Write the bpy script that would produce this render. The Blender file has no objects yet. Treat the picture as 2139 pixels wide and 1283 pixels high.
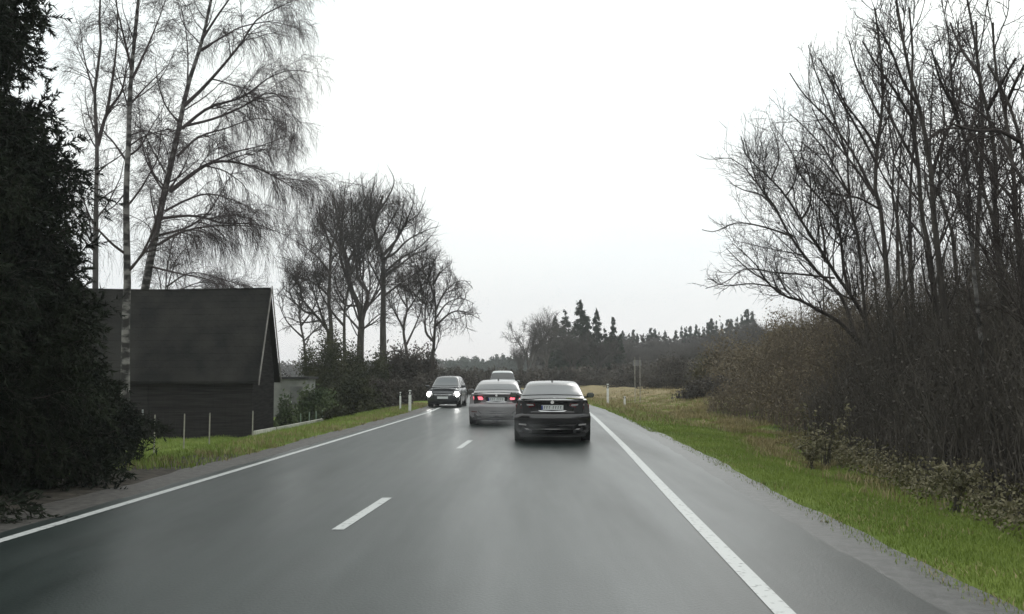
import bpy, bmesh, math, random
import numpy as np
from mathutils import Vector

random.seed(7)
RNG = np.random.default_rng(11)
scene = bpy.context.scene

# ------------------------------------------------------------------ camera
F = 2200.0; W0, H0 = 2139.0, 1283.0; CAMH = 1.65; HORIZON = 780.0
PITCH = math.atan((HORIZON - H0 / 2) / F)
cam_d = bpy.data.cameras.new('camera'); cam = bpy.data.objects.new('camera', cam_d)
scene.collection.objects.link(cam); scene.camera = cam
cam_d.sensor_fit = 'HORIZONTAL'; cam_d.sensor_width = 36; cam_d.lens = 36 * F / W0
cam_d.clip_start = 0.05; cam_d.clip_end = 6000
cam.location = (0, 0, CAMH); cam.rotation_euler = (math.radians(90) + PITCH, 0, 0)

# ------------------------------------------------------------------ sky and sun
SUN_EL, SUN_ROT = math.radians(34), math.radians(20)
world = bpy.data.worlds.new('World'); scene.world = world; world.use_nodes = True
nt = world.node_tree; nt.nodes.clear()
wo = nt.nodes.new('ShaderNodeOutputWorld'); bg = nt.nodes.new('ShaderNodeBackground')
sky = nt.nodes.new('ShaderNodeTexSky'); sky.sky_type = 'NISHITA'; sky.sun_disc = False
sky.sun_elevation = SUN_EL; sky.sun_rotation = SUN_ROT; sky.dust_density = 3
hs = nt.nodes.new('ShaderNodeHueSaturation'); hs.inputs['Saturation'].default_value = 0.25
tc = nt.nodes.new('ShaderNodeTexCoord')
mp = nt.nodes.new('ShaderNodeMapping'); mp.inputs['Scale'].default_value = (1.6, 1.6, 5)
nz = nt.nodes.new('ShaderNodeTexNoise'); nz.inputs['Scale'].default_value = 1.1; nz.inputs['Detail'].default_value = 5
nz.inputs['Roughness'].default_value = 0.45
cr = nt.nodes.new('ShaderNodeValToRGB')
SKYV = 11.5
e = cr.color_ramp.elements
e[0].position = 0.36; e[0].color = (0.86, 0.915, 0.955, 1)
e[1].position = 0.62; e[1].color = (1.0, 1.0, 0.985, 1)
# a bright overcast: thicker (whiter, brighter) cloud overhead, a little thinner and greyer low down
sep = nt.nodes.new('ShaderNodeSeparateXYZ')
el = nt.nodes.new('ShaderNodeValToRGB')
el.color_ramp.elements[0].position = 0.0; el.color_ramp.elements[0].color = (0.92, 0.87, 0.86, 1)
x = el.color_ramp.elements.new(0.045); x.color = (0.97, 0.94, 0.93, 1)
x = el.color_ramp.elements.new(0.12); x.color = (0.90, 0.93, 0.94, 1)
x = el.color_ramp.elements.new(0.20); x.color = (0.95, 0.985, 0.98, 1)
el.color_ramp.elements[-1].position = 0.34; el.color_ramp.elements[-1].color = (1.12, 1.16, 1.13, 1)
mulc = nt.nodes.new('ShaderNodeMix'); mulc.data_type = 'RGBA'; mulc.blend_type = 'MULTIPLY'; mulc.inputs[0].default_value = 1
sc_ = nt.nodes.new('ShaderNodeVectorMath'); sc_.operation = 'SCALE'; sc_.inputs['Scale'].default_value = SKYV
mx = nt.nodes.new('ShaderNodeMix'); mx.data_type = 'RGBA'; mx.inputs[0].default_value = 0.93
nt.links.new(tc.outputs['Generated'], mp.inputs['Vector']); nt.links.new(mp.outputs[0], nz.inputs['Vector'])
nt.links.new(nz.outputs['Fac'], cr.inputs[0]); nt.links.new(tc.outputs['Generated'], sep.inputs[0])
nt.links.new(sep.outputs['Z'], el.inputs[0])
nt.links.new(cr.outputs[0], mulc.inputs[6]); nt.links.new(el.outputs[0], mulc.inputs[7])
nt.links.new(mulc.outputs[2], sc_.inputs[0])
nt.links.new(sky.outputs[0], hs.inputs['Color'])
nt.links.new(hs.outputs[0], mx.inputs[6]); nt.links.new(sc_.outputs[0], mx.inputs[7])
nt.links.new(mx.outputs[2], bg.inputs['Color']); bg.inputs['Strength'].default_value = 0.10
nt.links.new(bg.outputs[0], wo.inputs['Surface'])
sd = bpy.data.lights.new('sun', 'SUN'); sd.energy = 0.6; sd.angle = math.radians(25); sd.color = (1, 0.97, 0.93)
so = bpy.data.objects.new('sun', sd); scene.collection.objects.link(so)
so.rotation_euler = (math.radians(90) - SUN_EL, 0, math.pi - SUN_ROT)
vs = scene.view_settings; vs.view_transform = 'Standard'; vs.look = 'None'; vs.exposure = 0.1; vs.gamma = 1
scene.cycles.max_bounces = 6; scene.cycles.transparent_max_bounces = 8; scene.cycles.use_denoising = True

# ------------------------------------------------------------------ helpers
def at(px, py, Y):
    u = (px - W0 / 2) / F; v = (H0 / 2 - py) / F
    y = math.cos(PITCH) - v * math.sin(PITCH); z = math.sin(PITCH) + v * math.cos(PITCH)
    s = Y / y
    return np.array((u * s, Y, CAMH + z * s))
def xat(px, Y): return (px - W0 / 2) / F * Y

def tag(o, label=None, cat=None, group=None, kind=None):
    if label: o['label'] = label
    if cat: o['category'] = cat
    if group: o['group'] = group
    if kind: o['kind'] = kind
    return o
def link(name, me, mat=None, parent=None):
    o = bpy.data.objects.new(name, me); scene.collection.objects.link(o)
    if parent is not None: o.parent = parent
    if mat is not None and not me.materials: me.materials.append(mat)
    return o
def empty(name, loc=(0, 0, 0), rz=0.0, **k):
    o = bpy.data.objects.new(name, None); scene.collection.objects.link(o)
    o.location = loc; o.rotation_euler = (0, 0, rz); o.empty_display_size = 0.3
    return tag(o, **k)
def np_mesh(name, V, Fc, smooth=False):
    """V (N,3), Fc (M,k) fixed-size faces"""
    V = np.asarray(V, dtype=np.float32); Fc = np.asarray(Fc, dtype=np.int32)
    me = bpy.data.meshes.new(name); m, k = Fc.shape
    me.vertices.add(len(V)); me.vertices.foreach_set('co', V.ravel())
    me.loops.add(m * k); me.loops.foreach_set('vertex_index', Fc.ravel())
    me.polygons.add(m); me.polygons.foreach_set('loop_start', np.arange(0, m * k, k, dtype=np.int32))
    me.update(calc_edges=True)
    if smooth: me.polygons.foreach_set('use_smooth', np.ones(m, dtype=bool))
    me.validate(); return me
def py_mesh(name, V, Fs, smooth=False, sharp=None):
    me = bpy.data.meshes.new(name); me.from_pydata([tuple(map(float, v)) for v in V], [], [tuple(map(int, f)) for f in Fs]); me.update()
    if smooth:
        me.polygons.foreach_set('use_smooth', np.ones(len(me.polygons), dtype=bool))
        if sharp: me.set_sharp_from_angle(angle=math.radians(sharp))
    return me
def norm(a): return a / np.maximum(np.linalg.norm(a, axis=-1, keepdims=True), 1e-9)

class MB:
    def __init__(s): s.V = []; s.F = []
    def add(s, V, Fs):
        b = len(s.V); s.V += [tuple(v) for v in V]; s.F += [tuple(i + b for i in f) for f in Fs]; return s
    def box(s, c, d, rz=0, bev=0):
        cx, cy, cz = c; hx, hy, hz = d[0] / 2, d[1] / 2, d[2] / 2
        b = min(bev, hx * .9, hy * .9, hz * .9)
        pts = []
        if b <= 0:
            for z in (-hz, hz):
                for x, y in ((-hx, -hy), (hx, -hy), (hx, hy), (-hx, hy)): pts.append((x, y, z))
            Fs = [(0, 3, 2, 1), (4, 5, 6, 7), (0, 1, 5, 4), (1, 2, 6, 5), (2, 3, 7, 6), (3, 0, 4, 7)]
        else:
            rings = [(-hz, b), (-hz + b, 0), (hz - b, 0), (hz, b)]
            for z, i in rings:
                x1, y1 = hx - i, hy - i
                c2 = b * .6
                for x, y in ((-x1 + c2, -y1), (x1 - c2, -y1), (x1, -y1 + c2), (x1, y1 - c2), (x1 - c2, y1), (-x1 + c2, y1), (-x1, y1 - c2), (-x1, -y1 + c2)): pts.append((x, y, z))
            Fs = [tuple(range(7, -1, -1)), tuple(range(24, 32))]
            for r in range(3):
                for k in range(8):
                    a = r * 8 + k; q = r * 8 + (k + 1) % 8; Fs.append((a, q, q + 8, a + 8))
        ca, sa = math.cos(rz), math.sin(rz)
        return s.add([(cx + x * ca - y * sa, cy + x * sa + y * ca, cz + z) for x, y, z in pts], Fs)
    def cyl(s, p0, p1, r0, r1=None, n=16, cap=True):
        if r1 is None: r1 = r0
        p0 = np.array(p0, float); p1 = np.array(p1, float); t = norm(p1 - p0)
        ref = np.array((0, 0, 1.)) if abs(t[2]) < .9 else np.array((1., 0, 0))
        u = norm(np.cross(t, ref)); v = np.cross(t, u); pts = []
        for p, r in ((p0, r0), (p1, r1)):
            for k in range(n):
                a = 2 * math.pi * k / n; pts.append(p + r * (math.cos(a) * u + math.sin(a) * v))
        Fs = [(k, (k + 1) % n, n + (k + 1) % n, n + k) for k in range(n)]
        if cap: Fs += [tuple(range(n - 1, -1, -1)), tuple(range(n, 2 * n))]
        return s.add(pts, Fs)
    def build(s, name, mat, parent=None, smooth=False, sharp=35):
        return link(name, py_mesh(name, s.V, s.F, smooth, sharp), mat, parent)

# ------------------------------------------------------------------ materials
def mat(name, c1, c2=None, scale=4.0, rough=0.85, spec=0.3, bump=0.0, metal=0.0, detail=6, bscale=None, lo=0.35, hi=0.65, stretch=None, rough2=None, coat=0.0, emit=None, es=0, coord='Object', bdist=0.05):
    m = bpy.data.materials.new(name); m.use_nodes = True; t = m.node_tree; b = t.nodes['Principled BSDF']
    b.inputs['Roughness'].default_value = rough; b.inputs['Metallic'].default_value = metal
    b.inputs['Specular IOR Level'].default_value = spec; b.inputs['Coat Weight'].default_value = coat
    b.inputs['Coat Roughness'].default_value = 0.08
    b.inputs['Base Color'].default_value = (*c1, 1)
    tcn = t.nodes.new('ShaderNodeTexCoord'); mpn = t.nodes.new('ShaderNodeMapping')
    if stretch: mpn.inputs['Scale'].default_value = stretch
    t.links.new(tcn.outputs[coord], mpn.inputs[0])
    n = t.nodes.new('ShaderNodeTexNoise'); n.inputs['Scale'].default_value = scale; n.inputs['Detail'].default_value = detail
    t.links.new(mpn.outputs[0], n.inputs['Vector'])
    if c2 is not None:
        r = t.nodes.new('ShaderNodeValToRGB'); r.color_ramp.elements[0].position = lo; r.color_ramp.elements[1].position = hi
        r.color_ramp.elements[0].color = (*c1, 1); r.color_ramp.elements[1].color = (*c2, 1)
        t.links.new(n.outputs['Fac'], r.inputs[0]); t.links.new(r.outputs[0], b.inputs['Base Color'])
    if rough2 is not None:
        mr = t.nodes.new('ShaderNodeMapRange'); mr.inputs[1].default_value = lo; mr.inputs[2].default_value = hi
        mr.inputs[3].default_value = rough; mr.inputs[4].default_value = rough2
        t.links.new(n.outputs['Fac'], mr.inputs[0]); t.links.new(mr.outputs[0], b.inputs['Roughness'])
    if bump:
        bn = t.nodes.new('ShaderNodeTexNoise'); bn.inputs['Scale'].default_value = bscale or scale * 4; bn.inputs['Detail'].default_value = 6
        t.links.new(mpn.outputs[0], bn.inputs['Vector'])
        bm_ = t.nodes.new('ShaderNodeBump'); bm_.inputs['Strength'].default_value = bump; bm_.inputs['Distance'].default_value = bdist
        t.links.new(bn.outputs['Fac'], bm_.inputs['Height']); t.links.new(bm_.outputs[0], b.inputs['Normal'])
    if emit:
        b.inputs['Emission Color'].default_value = (*emit, 1); b.inputs['Emission Strength'].default_value = es
    return m

M = {}
M['bark'] = mat('dark_bark', (.030, .026, .023), (.075, .066, .058), 3, .9, .2, .5, stretch=(3, 3, .6))
M['bark_grey'] = mat('grey_bark', (.045, .042, .040), (.11, .10, .095), 2.5, .9, .2, .5, stretch=(3, 3, .6))
M['birch'] = mat('birch_bark', (.025, .023, .022), (.20, .19, .18), 1.6, .8, .3, .3, stretch=(1.2, 1.2, 2.6), lo=.46, hi=.60)
M['twig'] = mat('twig_bark', (.030, .024, .022), (.060, .050, .046), 2, .9, .15)
M['twig_birch'] = mat('birch_twigs', (.040, .030, .030), (.075, .060, .060), 2, .85, .2)
M['twig_far'] = mat('pale_twigs', (.070, .064, .060), (.125, .115, .108), .6, .9, .15)  # paler, greyer twig colour for the distant trees and scrub
M['twig_brown'] = mat('brown_twigs', (.090, .072, .054), (.165, .135, .105), .7, .9, .15)
M['bramble'] = mat('bramble_stems', (.050, .044, .038), (.115, .102, .088), .6, .95, .1)
M['dryleaf'] = mat('dry_leaves', (.105, .084, .055), (.21, .175, .12), .8, .9, .1)
M['needle'] = mat('spruce_needles', (.008, .012, .008), (.020, .027, .014), 1.2, .8, .12)
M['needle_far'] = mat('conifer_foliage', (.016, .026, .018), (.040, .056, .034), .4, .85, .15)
M['evergreen'] = mat('hedge_foliage', (.026, .030, .014), (.062, .064, .030), .8, .85, .2)
M['shrubgreen'] = mat('shrub_leaves', (.040, .060, .026), (.10, .125, .055), 1.0, .8, .2)
M['olive'] = mat('olive_shrub_leaves', (.055, .050, .024), (.12, .105, .055), .7, .85, .15)
M['blade'] = mat('grass_blades', (.135, .190, .034), (.21, .265, .058), .45, .7, .25)
M['strawblade'] = mat('dry_grass_blades', (.17, .15, .065), (.33, .27, .15), .5, .85, .15)
M['weed'] = mat('weed_leaves', (.085, .080, .040), (.20, .175, .105), 3, .7, .3)
M['paint_dark'] = mat('dark_car_paint', (.010, .008, .009), None, rough=.22, spec=.55, coat=.6)
M['paint_silver'] = mat('silver_car_paint', (.23, .215, .22), None, rough=.28, spec=.5, metal=.35, coat=.5)
M['paint_grey'] = mat('grey_car_paint', (.045, .046, .050), None, rough=.25, spec=.5, coat=.5)
M['paint_white'] = mat('white_car_paint', (.50, .52, .52), None, rough=.3, spec=.5, coat=.4)
M['glass'] = mat('car_glass', (.03, .034, .036), None, rough=.06, spec=.9, coat=.6)
M['glass_pale'] = mat('tinted_glass', (.10, .10, .102), None, rough=.15, spec=.6, coat=.15)
M['plastic'] = mat('black_plastic', (.014, .014, .015), None, rough=.5, spec=.4)
M['rubber'] = mat('tyre_rubber', (.012, .012, .012), (.03, .03, .03), 20, .8, .3)
M['alloy'] = mat('alloy_rim', (.35, .35, .36), None, rough=.3, metal=.8)
M['chrome'] = mat('chrome_trim', (.6, .6, .6), None, rough=.15, metal=.95)
M['redglass'] = mat('red_lamp_glass', (.10, .006, .008), None, rough=.12, spec=.7, coat=.5)
M['redlit'] = mat('lit_red_lamp', (.5, .03, .04), None, rough=.2, emit=(1, .20, .26), es=1.5)
M['clearlens'] = mat('clear_lens', (.42, .40, .40), None, rough=.2, spec=.6)
M['plate'] = mat('number_plate', (.62, .64, .63), (.70, .71, .70), 30, .4)
M['ink'] = mat('plate_ink', (.03, .03, .035), None, rough=.5)
M['blueband'] = mat('blue_band', (.02, .05, .25), None, rough=.4)
M['head'] = mat('lit_headlamp', (1, 1, 1), None, emit=(1, .99, .96), es=30)
M['postwhite'] = mat('white_post', (.58, .58, .56), (.74, .74, .72), 6, .6)
M['postblack'] = mat('black_band', (.012, .012, .012), None, rough=.6)
M['reflector'] = mat('white_reflector', (.85, .85, .82), None, rough=.2, spec=.8)
M['galv'] = mat('galvanised_steel', (.30, .31, .31), (.42, .43, .42), 8, .5, metal=.3)
M['stake'] = mat('weathered_stake', (.22, .21, .18), (.38, .36, .31), 5, .9)
M['kerbwood'] = mat('pale_plank', (.33, .33, .29), (.48, .47, .41), 3, .85)

# terrain material: grass with worn, straw and leaf-litter patches
def ground_mat():
    m = bpy.data.materials.new('verge_ground'); m.use_nodes = True; t = m.node_tree; b = t.nodes['Principled BSDF']
    b.inputs['Roughness'].default_value = .9; b.inputs['Specular IOR Level'].default_value = .15
    tcn = t.nodes.new('ShaderNodeTexCoord')
    def noise(s, d=6):
        n = t.nodes.new('ShaderNodeTexNoise'); n.inputs['Scale'].default_value = s; n.inputs['Detail'].default_value = d
        t.links.new(tcn.outputs['Object'], n.inputs['Vector']); return n
    def ramp(src, a, b2, c1, c2):
        r = t.nodes.new('ShaderNodeValToRGB'); r.color_ramp.elements[0].position = a; r.color_ramp.elements[1].position = b2
        r.color_ramp.elements[0].color = (*c1, 1); r.color_ramp.elements[1].color = (*c2, 1); t.links.new(src, r.inputs[0]); return r
    def mix(f, a, b2):
        x = t.nodes.new('ShaderNodeMix'); x.data_type = 'RGBA'; t.links.new(f, x.inputs[0]); t.links.new(a, x.inputs[6]); t.links.new(b2, x.inputs[7]); return x.outputs[2]
    grass = ramp(noise(.9).outputs['Fac'], .35, .65, (.10, .145, .025), (.155, .20, .042)).outputs[0]
    straw = ramp(noise(2.5).outputs['Fac'], .35, .65, (.15, .125, .055), (.30, .23, .125)).outputs[0]
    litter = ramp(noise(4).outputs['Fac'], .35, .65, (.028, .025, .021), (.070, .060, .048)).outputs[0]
    a1 = t.nodes.new('ShaderNodeAttribute'); a1.attribute_name = 'straw'
    a2 = t.nodes.new('ShaderNodeAttribute'); a2.attribute_name = 'litter'
    def thr(attr, s, amp):
        n = noise(s, 4); ad = t.nodes.new('ShaderNodeMath'); ad.operation = 'MULTIPLY_ADD'; ad.inputs[1].default_value = amp; ad.inputs[2].default_value = -amp / 2
        t.links.new(n.outputs['Fac'], ad.inputs[0]); s2 = t.nodes.new('ShaderNodeMath'); s2.operation = 'ADD'; s2.use_clamp = True
        t.links.new(attr.outputs['Fac'], s2.inputs[0]); t.links.new(ad.outputs[0], s2.inputs[1])
        mr = t.nodes.new('ShaderNodeMapRange'); mr.interpolation_type = 'SMOOTHSTEP'; mr.inputs[1].default_value = .3; mr.inputs[2].default_value = .7
        t.links.new(s2.outputs[0], mr.inputs[0]); return mr.outputs[0]
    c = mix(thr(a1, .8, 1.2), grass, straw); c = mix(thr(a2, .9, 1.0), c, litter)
    t.links.new(c, b.inputs['Base Color'])
    bu = t.nodes.new('ShaderNodeBump'); bu.inputs['Strength'].default_value = .8; bu.inputs['Distance'].default_value = .08
    t.links.new(noise(9, 8).outputs['Fac'], bu.inputs['Height']); t.links.new(bu.outputs[0], b.inputs['Normal'])
    return m
M['ground'] = ground_mat()

def road_mat():
    m = bpy.data.materials.new('wet_asphalt'); m.use_nodes = True; t = m.node_tree; b = t.nodes['Principled BSDF']
    tcn = t.nodes.new('ShaderNodeTexCoord')
    def noise(s, d=6, st=None):
        n = t.nodes.new('ShaderNodeTexNoise'); n.inputs['Scale'].default_value = s; n.inputs['Detail'].default_value = d
        src = tcn.outputs['Object']
        if st:
            mm = t.nodes.new('ShaderNodeMapping'); mm.inputs['Scale'].default_value = st; t.links.new(src, mm.inputs[0]); src = mm.outputs[0]
        t.links.new(src, n.inputs['Vector']); return n.outputs['Fac']
    big = noise(.5, 4, (1.6, .12, 1)); fine = noise(38, 10); mid = noise(3, 6, (1, .3, 1))
    r = t.nodes.new('ShaderNodeValToRGB'); r.color_ramp.elements[0].position = .3; r.color_ramp.elements[1].position = .7
    r.color_ramp.elements[0].color = (.006, .011, .010, 1); r.color_ramp.elements[1].color = (.022, .031, .029, 1)
    a = t.nodes.new('ShaderNodeMath'); a.operation = 'MULTIPLY_ADD'; a.inputs[1].default_value = .5; t.links.new(fine, a.inputs[0])
    h = t.nodes.new('ShaderNodeMath'); h.operation = 'MULTIPLY'; h.inputs[1].default_value = .5; t.links.new(mid, h.inputs[0])
    t.links.new(h.outputs[0], a.inputs[2]); t.links.new(a.outputs[0], r.inputs[0]); t.links.new(r.outputs[0], b.inputs['Base Color'])
    mr = t.nodes.new('ShaderNodeMapRange'); mr.inputs[1].default_value = .35; mr.inputs[2].default_value = .65
    mr.inputs[3].default_value = .29; mr.inputs[4].default_value = .45
    t.links.new(big, mr.inputs[0]); t.links.new(mr.outputs[0], b.inputs['Roughness'])
    b.inputs['Specular IOR Level'].default_value = .38
    bu = t.nodes.new('ShaderNodeBump'); bu.inputs['Strength'].default_value = .5; bu.inputs['Distance'].default_value = .006
    t.links.new(fine, bu.inputs['Height']); t.links.new(bu.outputs[0], b.inputs['Normal'])
    return m
M['road'] = road_mat()
M['gravel'] = mat('wet_gravel', (.018, .021, .020), (.062, .064, .062), 9, .42, .4, .4, bscale=40, detail=10, bdist=.012)
M['gravel_brown'] = mat('brown_gravel', (.030, .028, .025), (.090, .083, .075), 8, .6, .3, .6, bscale=35, detail=10, bdist=.02)
M['line'] = mat('road_paint', (.16, .165, .165), (.46, .47, .46), 14, .45, .4, detail=12, lo=.30, hi=.44)

# ------------------------------------------------------------------ road layout
def smooth_tab(tab):
    ys = np.array([a for a, b in tab], float); xs = np.array([b for a, b in tab], float)
    g = np.arange(-20, 800, 0.5); v = np.interp(g, ys, xs)
    k = np.hanning(21); k /= k.sum()
    v2 = np.convolve(np.pad(v, 10, mode='edge'), k, 'valid')
    return lambda y: np.interp(y, g, v2)
LX = smooth_tab([(-20, -6.6), (0, -5.55), (10.4, -5.05), (25.9, -4.33), (45.4, -3.50), (56, -3.45), (75, -4.2), (100, -6.0), (200, -15), (300, -26), (600, -75), (800, -110)])
RX = smooth_tab([(-20, .8), (0, 1.6), (7.2, 1.87), (12.1, 2.05), (24.2, 2.55), (40.3, 3.12), (50, 3.35), (60, 3.25), (75, 2.7), (100, 1.0), (200, -8), (300, -19), (600, -68), (800, -103)])
CX = smooth_tab([(-20, -3.9), (0, -2.55), (11.2, -1.85), (14.1, -1.64), (23.1, -1.18), (25.6, -1.04), (45, -.2), (60, -.15), (75, -.8), (100, -2.5), (200, -11.5), (300, -22.5), (600, -71), (800, -106)])
SHY = np.array([-20, 0, 7, 12, 16.5, 29, 45, 60, 800.]); SHW = np.array([1.35, 1.3, 1.15, 1.05, 1.0, .92, .75, .6, .5])
def shoulder(y): return RX(y) + np.interp(y, SHY, SHW)
def wig(y, s, a, ph=0): return a * (np.sin(y * 1.3 * s + ph) + .6 * np.sin(y * 3.1 * s + 2 * ph) + .4 * np.sin(y * 7.7 * s + 3 * ph)) / 2

def hgt(x, y):
    """ground height beside the road"""
    x = np.asarray(x, float); y = np.asarray(y, float)
    dl = LX(y) - x          # metres left of the left line
    dr = x - RX(y)          # metres right of the right line
    z = np.full(np.broadcast(x, y).shape, -0.03)
    sm = lambda t: np.clip(t, 0, 1) ** 2 * (3 - 2 * np.clip(t, 0, 1))
    z = z - .75 * sm((dl - 1.6) / 5.0)
    z = z - .16 * sm((dr - 2.2) / 1.6) + .45 * sm((dr - 4.5) / 5) * sm((y - 18) / 25) + 1.2 * sm((dr - 8) / 25)
    bump = .05 * np.sin(x * 1.7 + .6 * y) * np.sin(y * .9) + .04 * np.sin(x * 3.3 - y * 1.3)
    far = sm((np.maximum(dl - 1.8, dr - 2.2)) / 2.0)
    return z + bump * far

def strip(name, ys, xl, xr, z, material, nx=1, zf=None, **k):
    rows = []
    for i in range(nx + 1):
        f = i / nx; rows.append(np.stack([xl + (xr - xl) * f, ys, np.full_like(ys, z) if zf is None else zf(xl + (xr - xl) * f, ys)], -1))
    V = np.stack(rows, 1).reshape(-1, 3); n = nx + 1
    idx = np.arange((len(ys) - 1) * nx); r, c = idx // nx, idx % nx
    a = r * n + c; Fc = np.stack([a, a + 1, a + n + 1, a + n], -1)
    o = link(name, np_mesh(name, V, Fc, True), material); tag(o, **k); return o

# ground sheet
def axis(segs):
    out = []
    for a, b, n in segs: out += list(np.linspace(a, b, n, endpoint=False))
    return np.array(out + [segs[-1][1]])
gx = axis([(-1500, -200, 12), (-200, -40, 20), (-40, -14, 40), (-14, 14, 150), (14, 40, 45), (40, 200, 20), (200, 1500, 12)])
gy = axis([(-60, 0, 20), (0, 40, 130), (40, 90, 80), (90, 300, 60), (300, 3000, 30)])
GX, GY = np.meshgrid(gx, gy)
roadshift = LX(np.clip(GY, -20, 800))
GZ = hgt(GX, np.clip(GY, -20, 800))
V = np.stack([GX, GY, GZ], -1).reshape(-1, 3); nxg = len(gx)
rr, cc = np.meshgrid(np.arange(len(gy) - 1), np.arange(nxg - 1), indexing='ij'); a = (rr * nxg + cc).ravel()
gm = np_mesh('ground', V, np.stack([a, a + 1, a + nxg + 1, a + nxg], -1), True)
ground = tag(link('ground', gm, M['ground']), kind='structure')
def verge_edge(y): return np.interp(y, [0, 7, 12.5, 21, 28, 36, 46, 60, 90], [5.6, 5.7, 6.1, 6.7, 7.7, 8.5, 8.2, 12, 22])
xx, yy = V[:, 0], V[:, 1]; yc = np.clip(yy, -20, 800)
dr = xx - RX(yc); ve = verge_edge(yc)
straw = np.clip(1 - np.abs(xx - (ve - .9)) / 1.5, 0, 1) * np.clip((yc - 14) / 12, 0, 1) * .9
straw = np.maximum(straw, np.clip((yc - 38) / 14, 0, 1) * .75 * (dr > 1))
straw = np.where(xx < 0, .30 * np.clip((yc - 20) / 15, 0, 1), straw)
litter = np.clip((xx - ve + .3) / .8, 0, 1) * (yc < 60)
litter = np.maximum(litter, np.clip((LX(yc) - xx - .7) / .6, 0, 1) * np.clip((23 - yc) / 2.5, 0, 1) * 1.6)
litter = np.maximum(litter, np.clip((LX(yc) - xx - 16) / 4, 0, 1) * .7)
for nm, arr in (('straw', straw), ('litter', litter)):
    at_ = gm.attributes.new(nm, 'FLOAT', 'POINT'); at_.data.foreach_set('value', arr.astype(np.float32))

ys = np.concatenate([np.arange(-15, 60, .25), np.arange(60, 780, 2.)])
strip('gravel_shoulder', ys, shoulder(ys) - .3, shoulder(ys) + .55 + wig(ys, .5, .07, 1) - np.clip((ys - 25) / 25, 0, 1) * .35, -.012, M['gravel'], nx=4, kind='structure')
strip('gravel_shoulder', ys, LX(ys) - .95 - wig(ys, .5, .12, 2) - np.clip((16 - ys) / 8, 0, 1) * .5, LX(ys) + .1, -.012, M['gravel_brown'], nx=4, kind='structure')
strip('road', ys, LX(ys) - .28 + wig(ys, 2, .03, .5), shoulder(ys) + wig(ys, 2, .035, 3), 0.0, M['road'], nx=10, kind='structure')
yl = ys[(ys < 400)]
o1 = strip('edge_line', yl, LX(yl) - .065, LX(yl) + .065, .005, M['line'], kind='structure')
o2 = strip('edge_line', yl, RX(yl) - .075, RX(yl) + .075, .005, M['line'], kind='structure')
y0 = 11.24 - 24.0
k = 0
while y0 < 160:
    yd = np.linspace(y0, y0 + 2.85, 9)
    strip('centre_line_dash', yd, CX(yd) - .065, CX(yd) + .065, .005, M['line'], kind='structure')
    y0 += 12.0; k += 1

# ------------------------------------------------------------------ tree growing (all branches of a level at once)
def resample(pts, n):
    pts = np.asarray(pts, float)
    if len(pts) > 2:   # Catmull-Rom
        P = np.vstack([2 * pts[0] - pts[1], pts, 2 * pts[-1] - pts[-2]]); out = []
        for i in range(1, len(P) - 2):
            for t in np.linspace(0, 1, 8, endpoint=False):
                p0, p1, p2, p3 = P[i - 1:i + 3]
                out.append(.5 * ((2 * p1) + (-p0 + p2) * t + (2 * p0 - 5 * p1 + 4 * p2 - p3) * t * t + (-p0 + 3 * p1 - 3 * p2 + p3) * t ** 3))
        pts = np.array(out + [P[-2]])
    d = np.concatenate([[0], np.cumsum(np.linalg.norm(np.diff(pts, axis=0), axis=1))]); s = np.linspace(0, d[-1], n)
    return np.stack([np.interp(s, d, pts[:, i]) for i in range(3)], -1)
def limb_arrays(limbs, n=16):
    """limbs: list of (points, r0, r1)"""
    P = np.stack([resample(p, n) for p, _, _ in limbs]); f = np.linspace(0, 1, n)
    R = np.stack([r0 + (r1 - r0) * f ** .85 for _, r0, r1 in limbs]); return P, R
ENV = None
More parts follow.
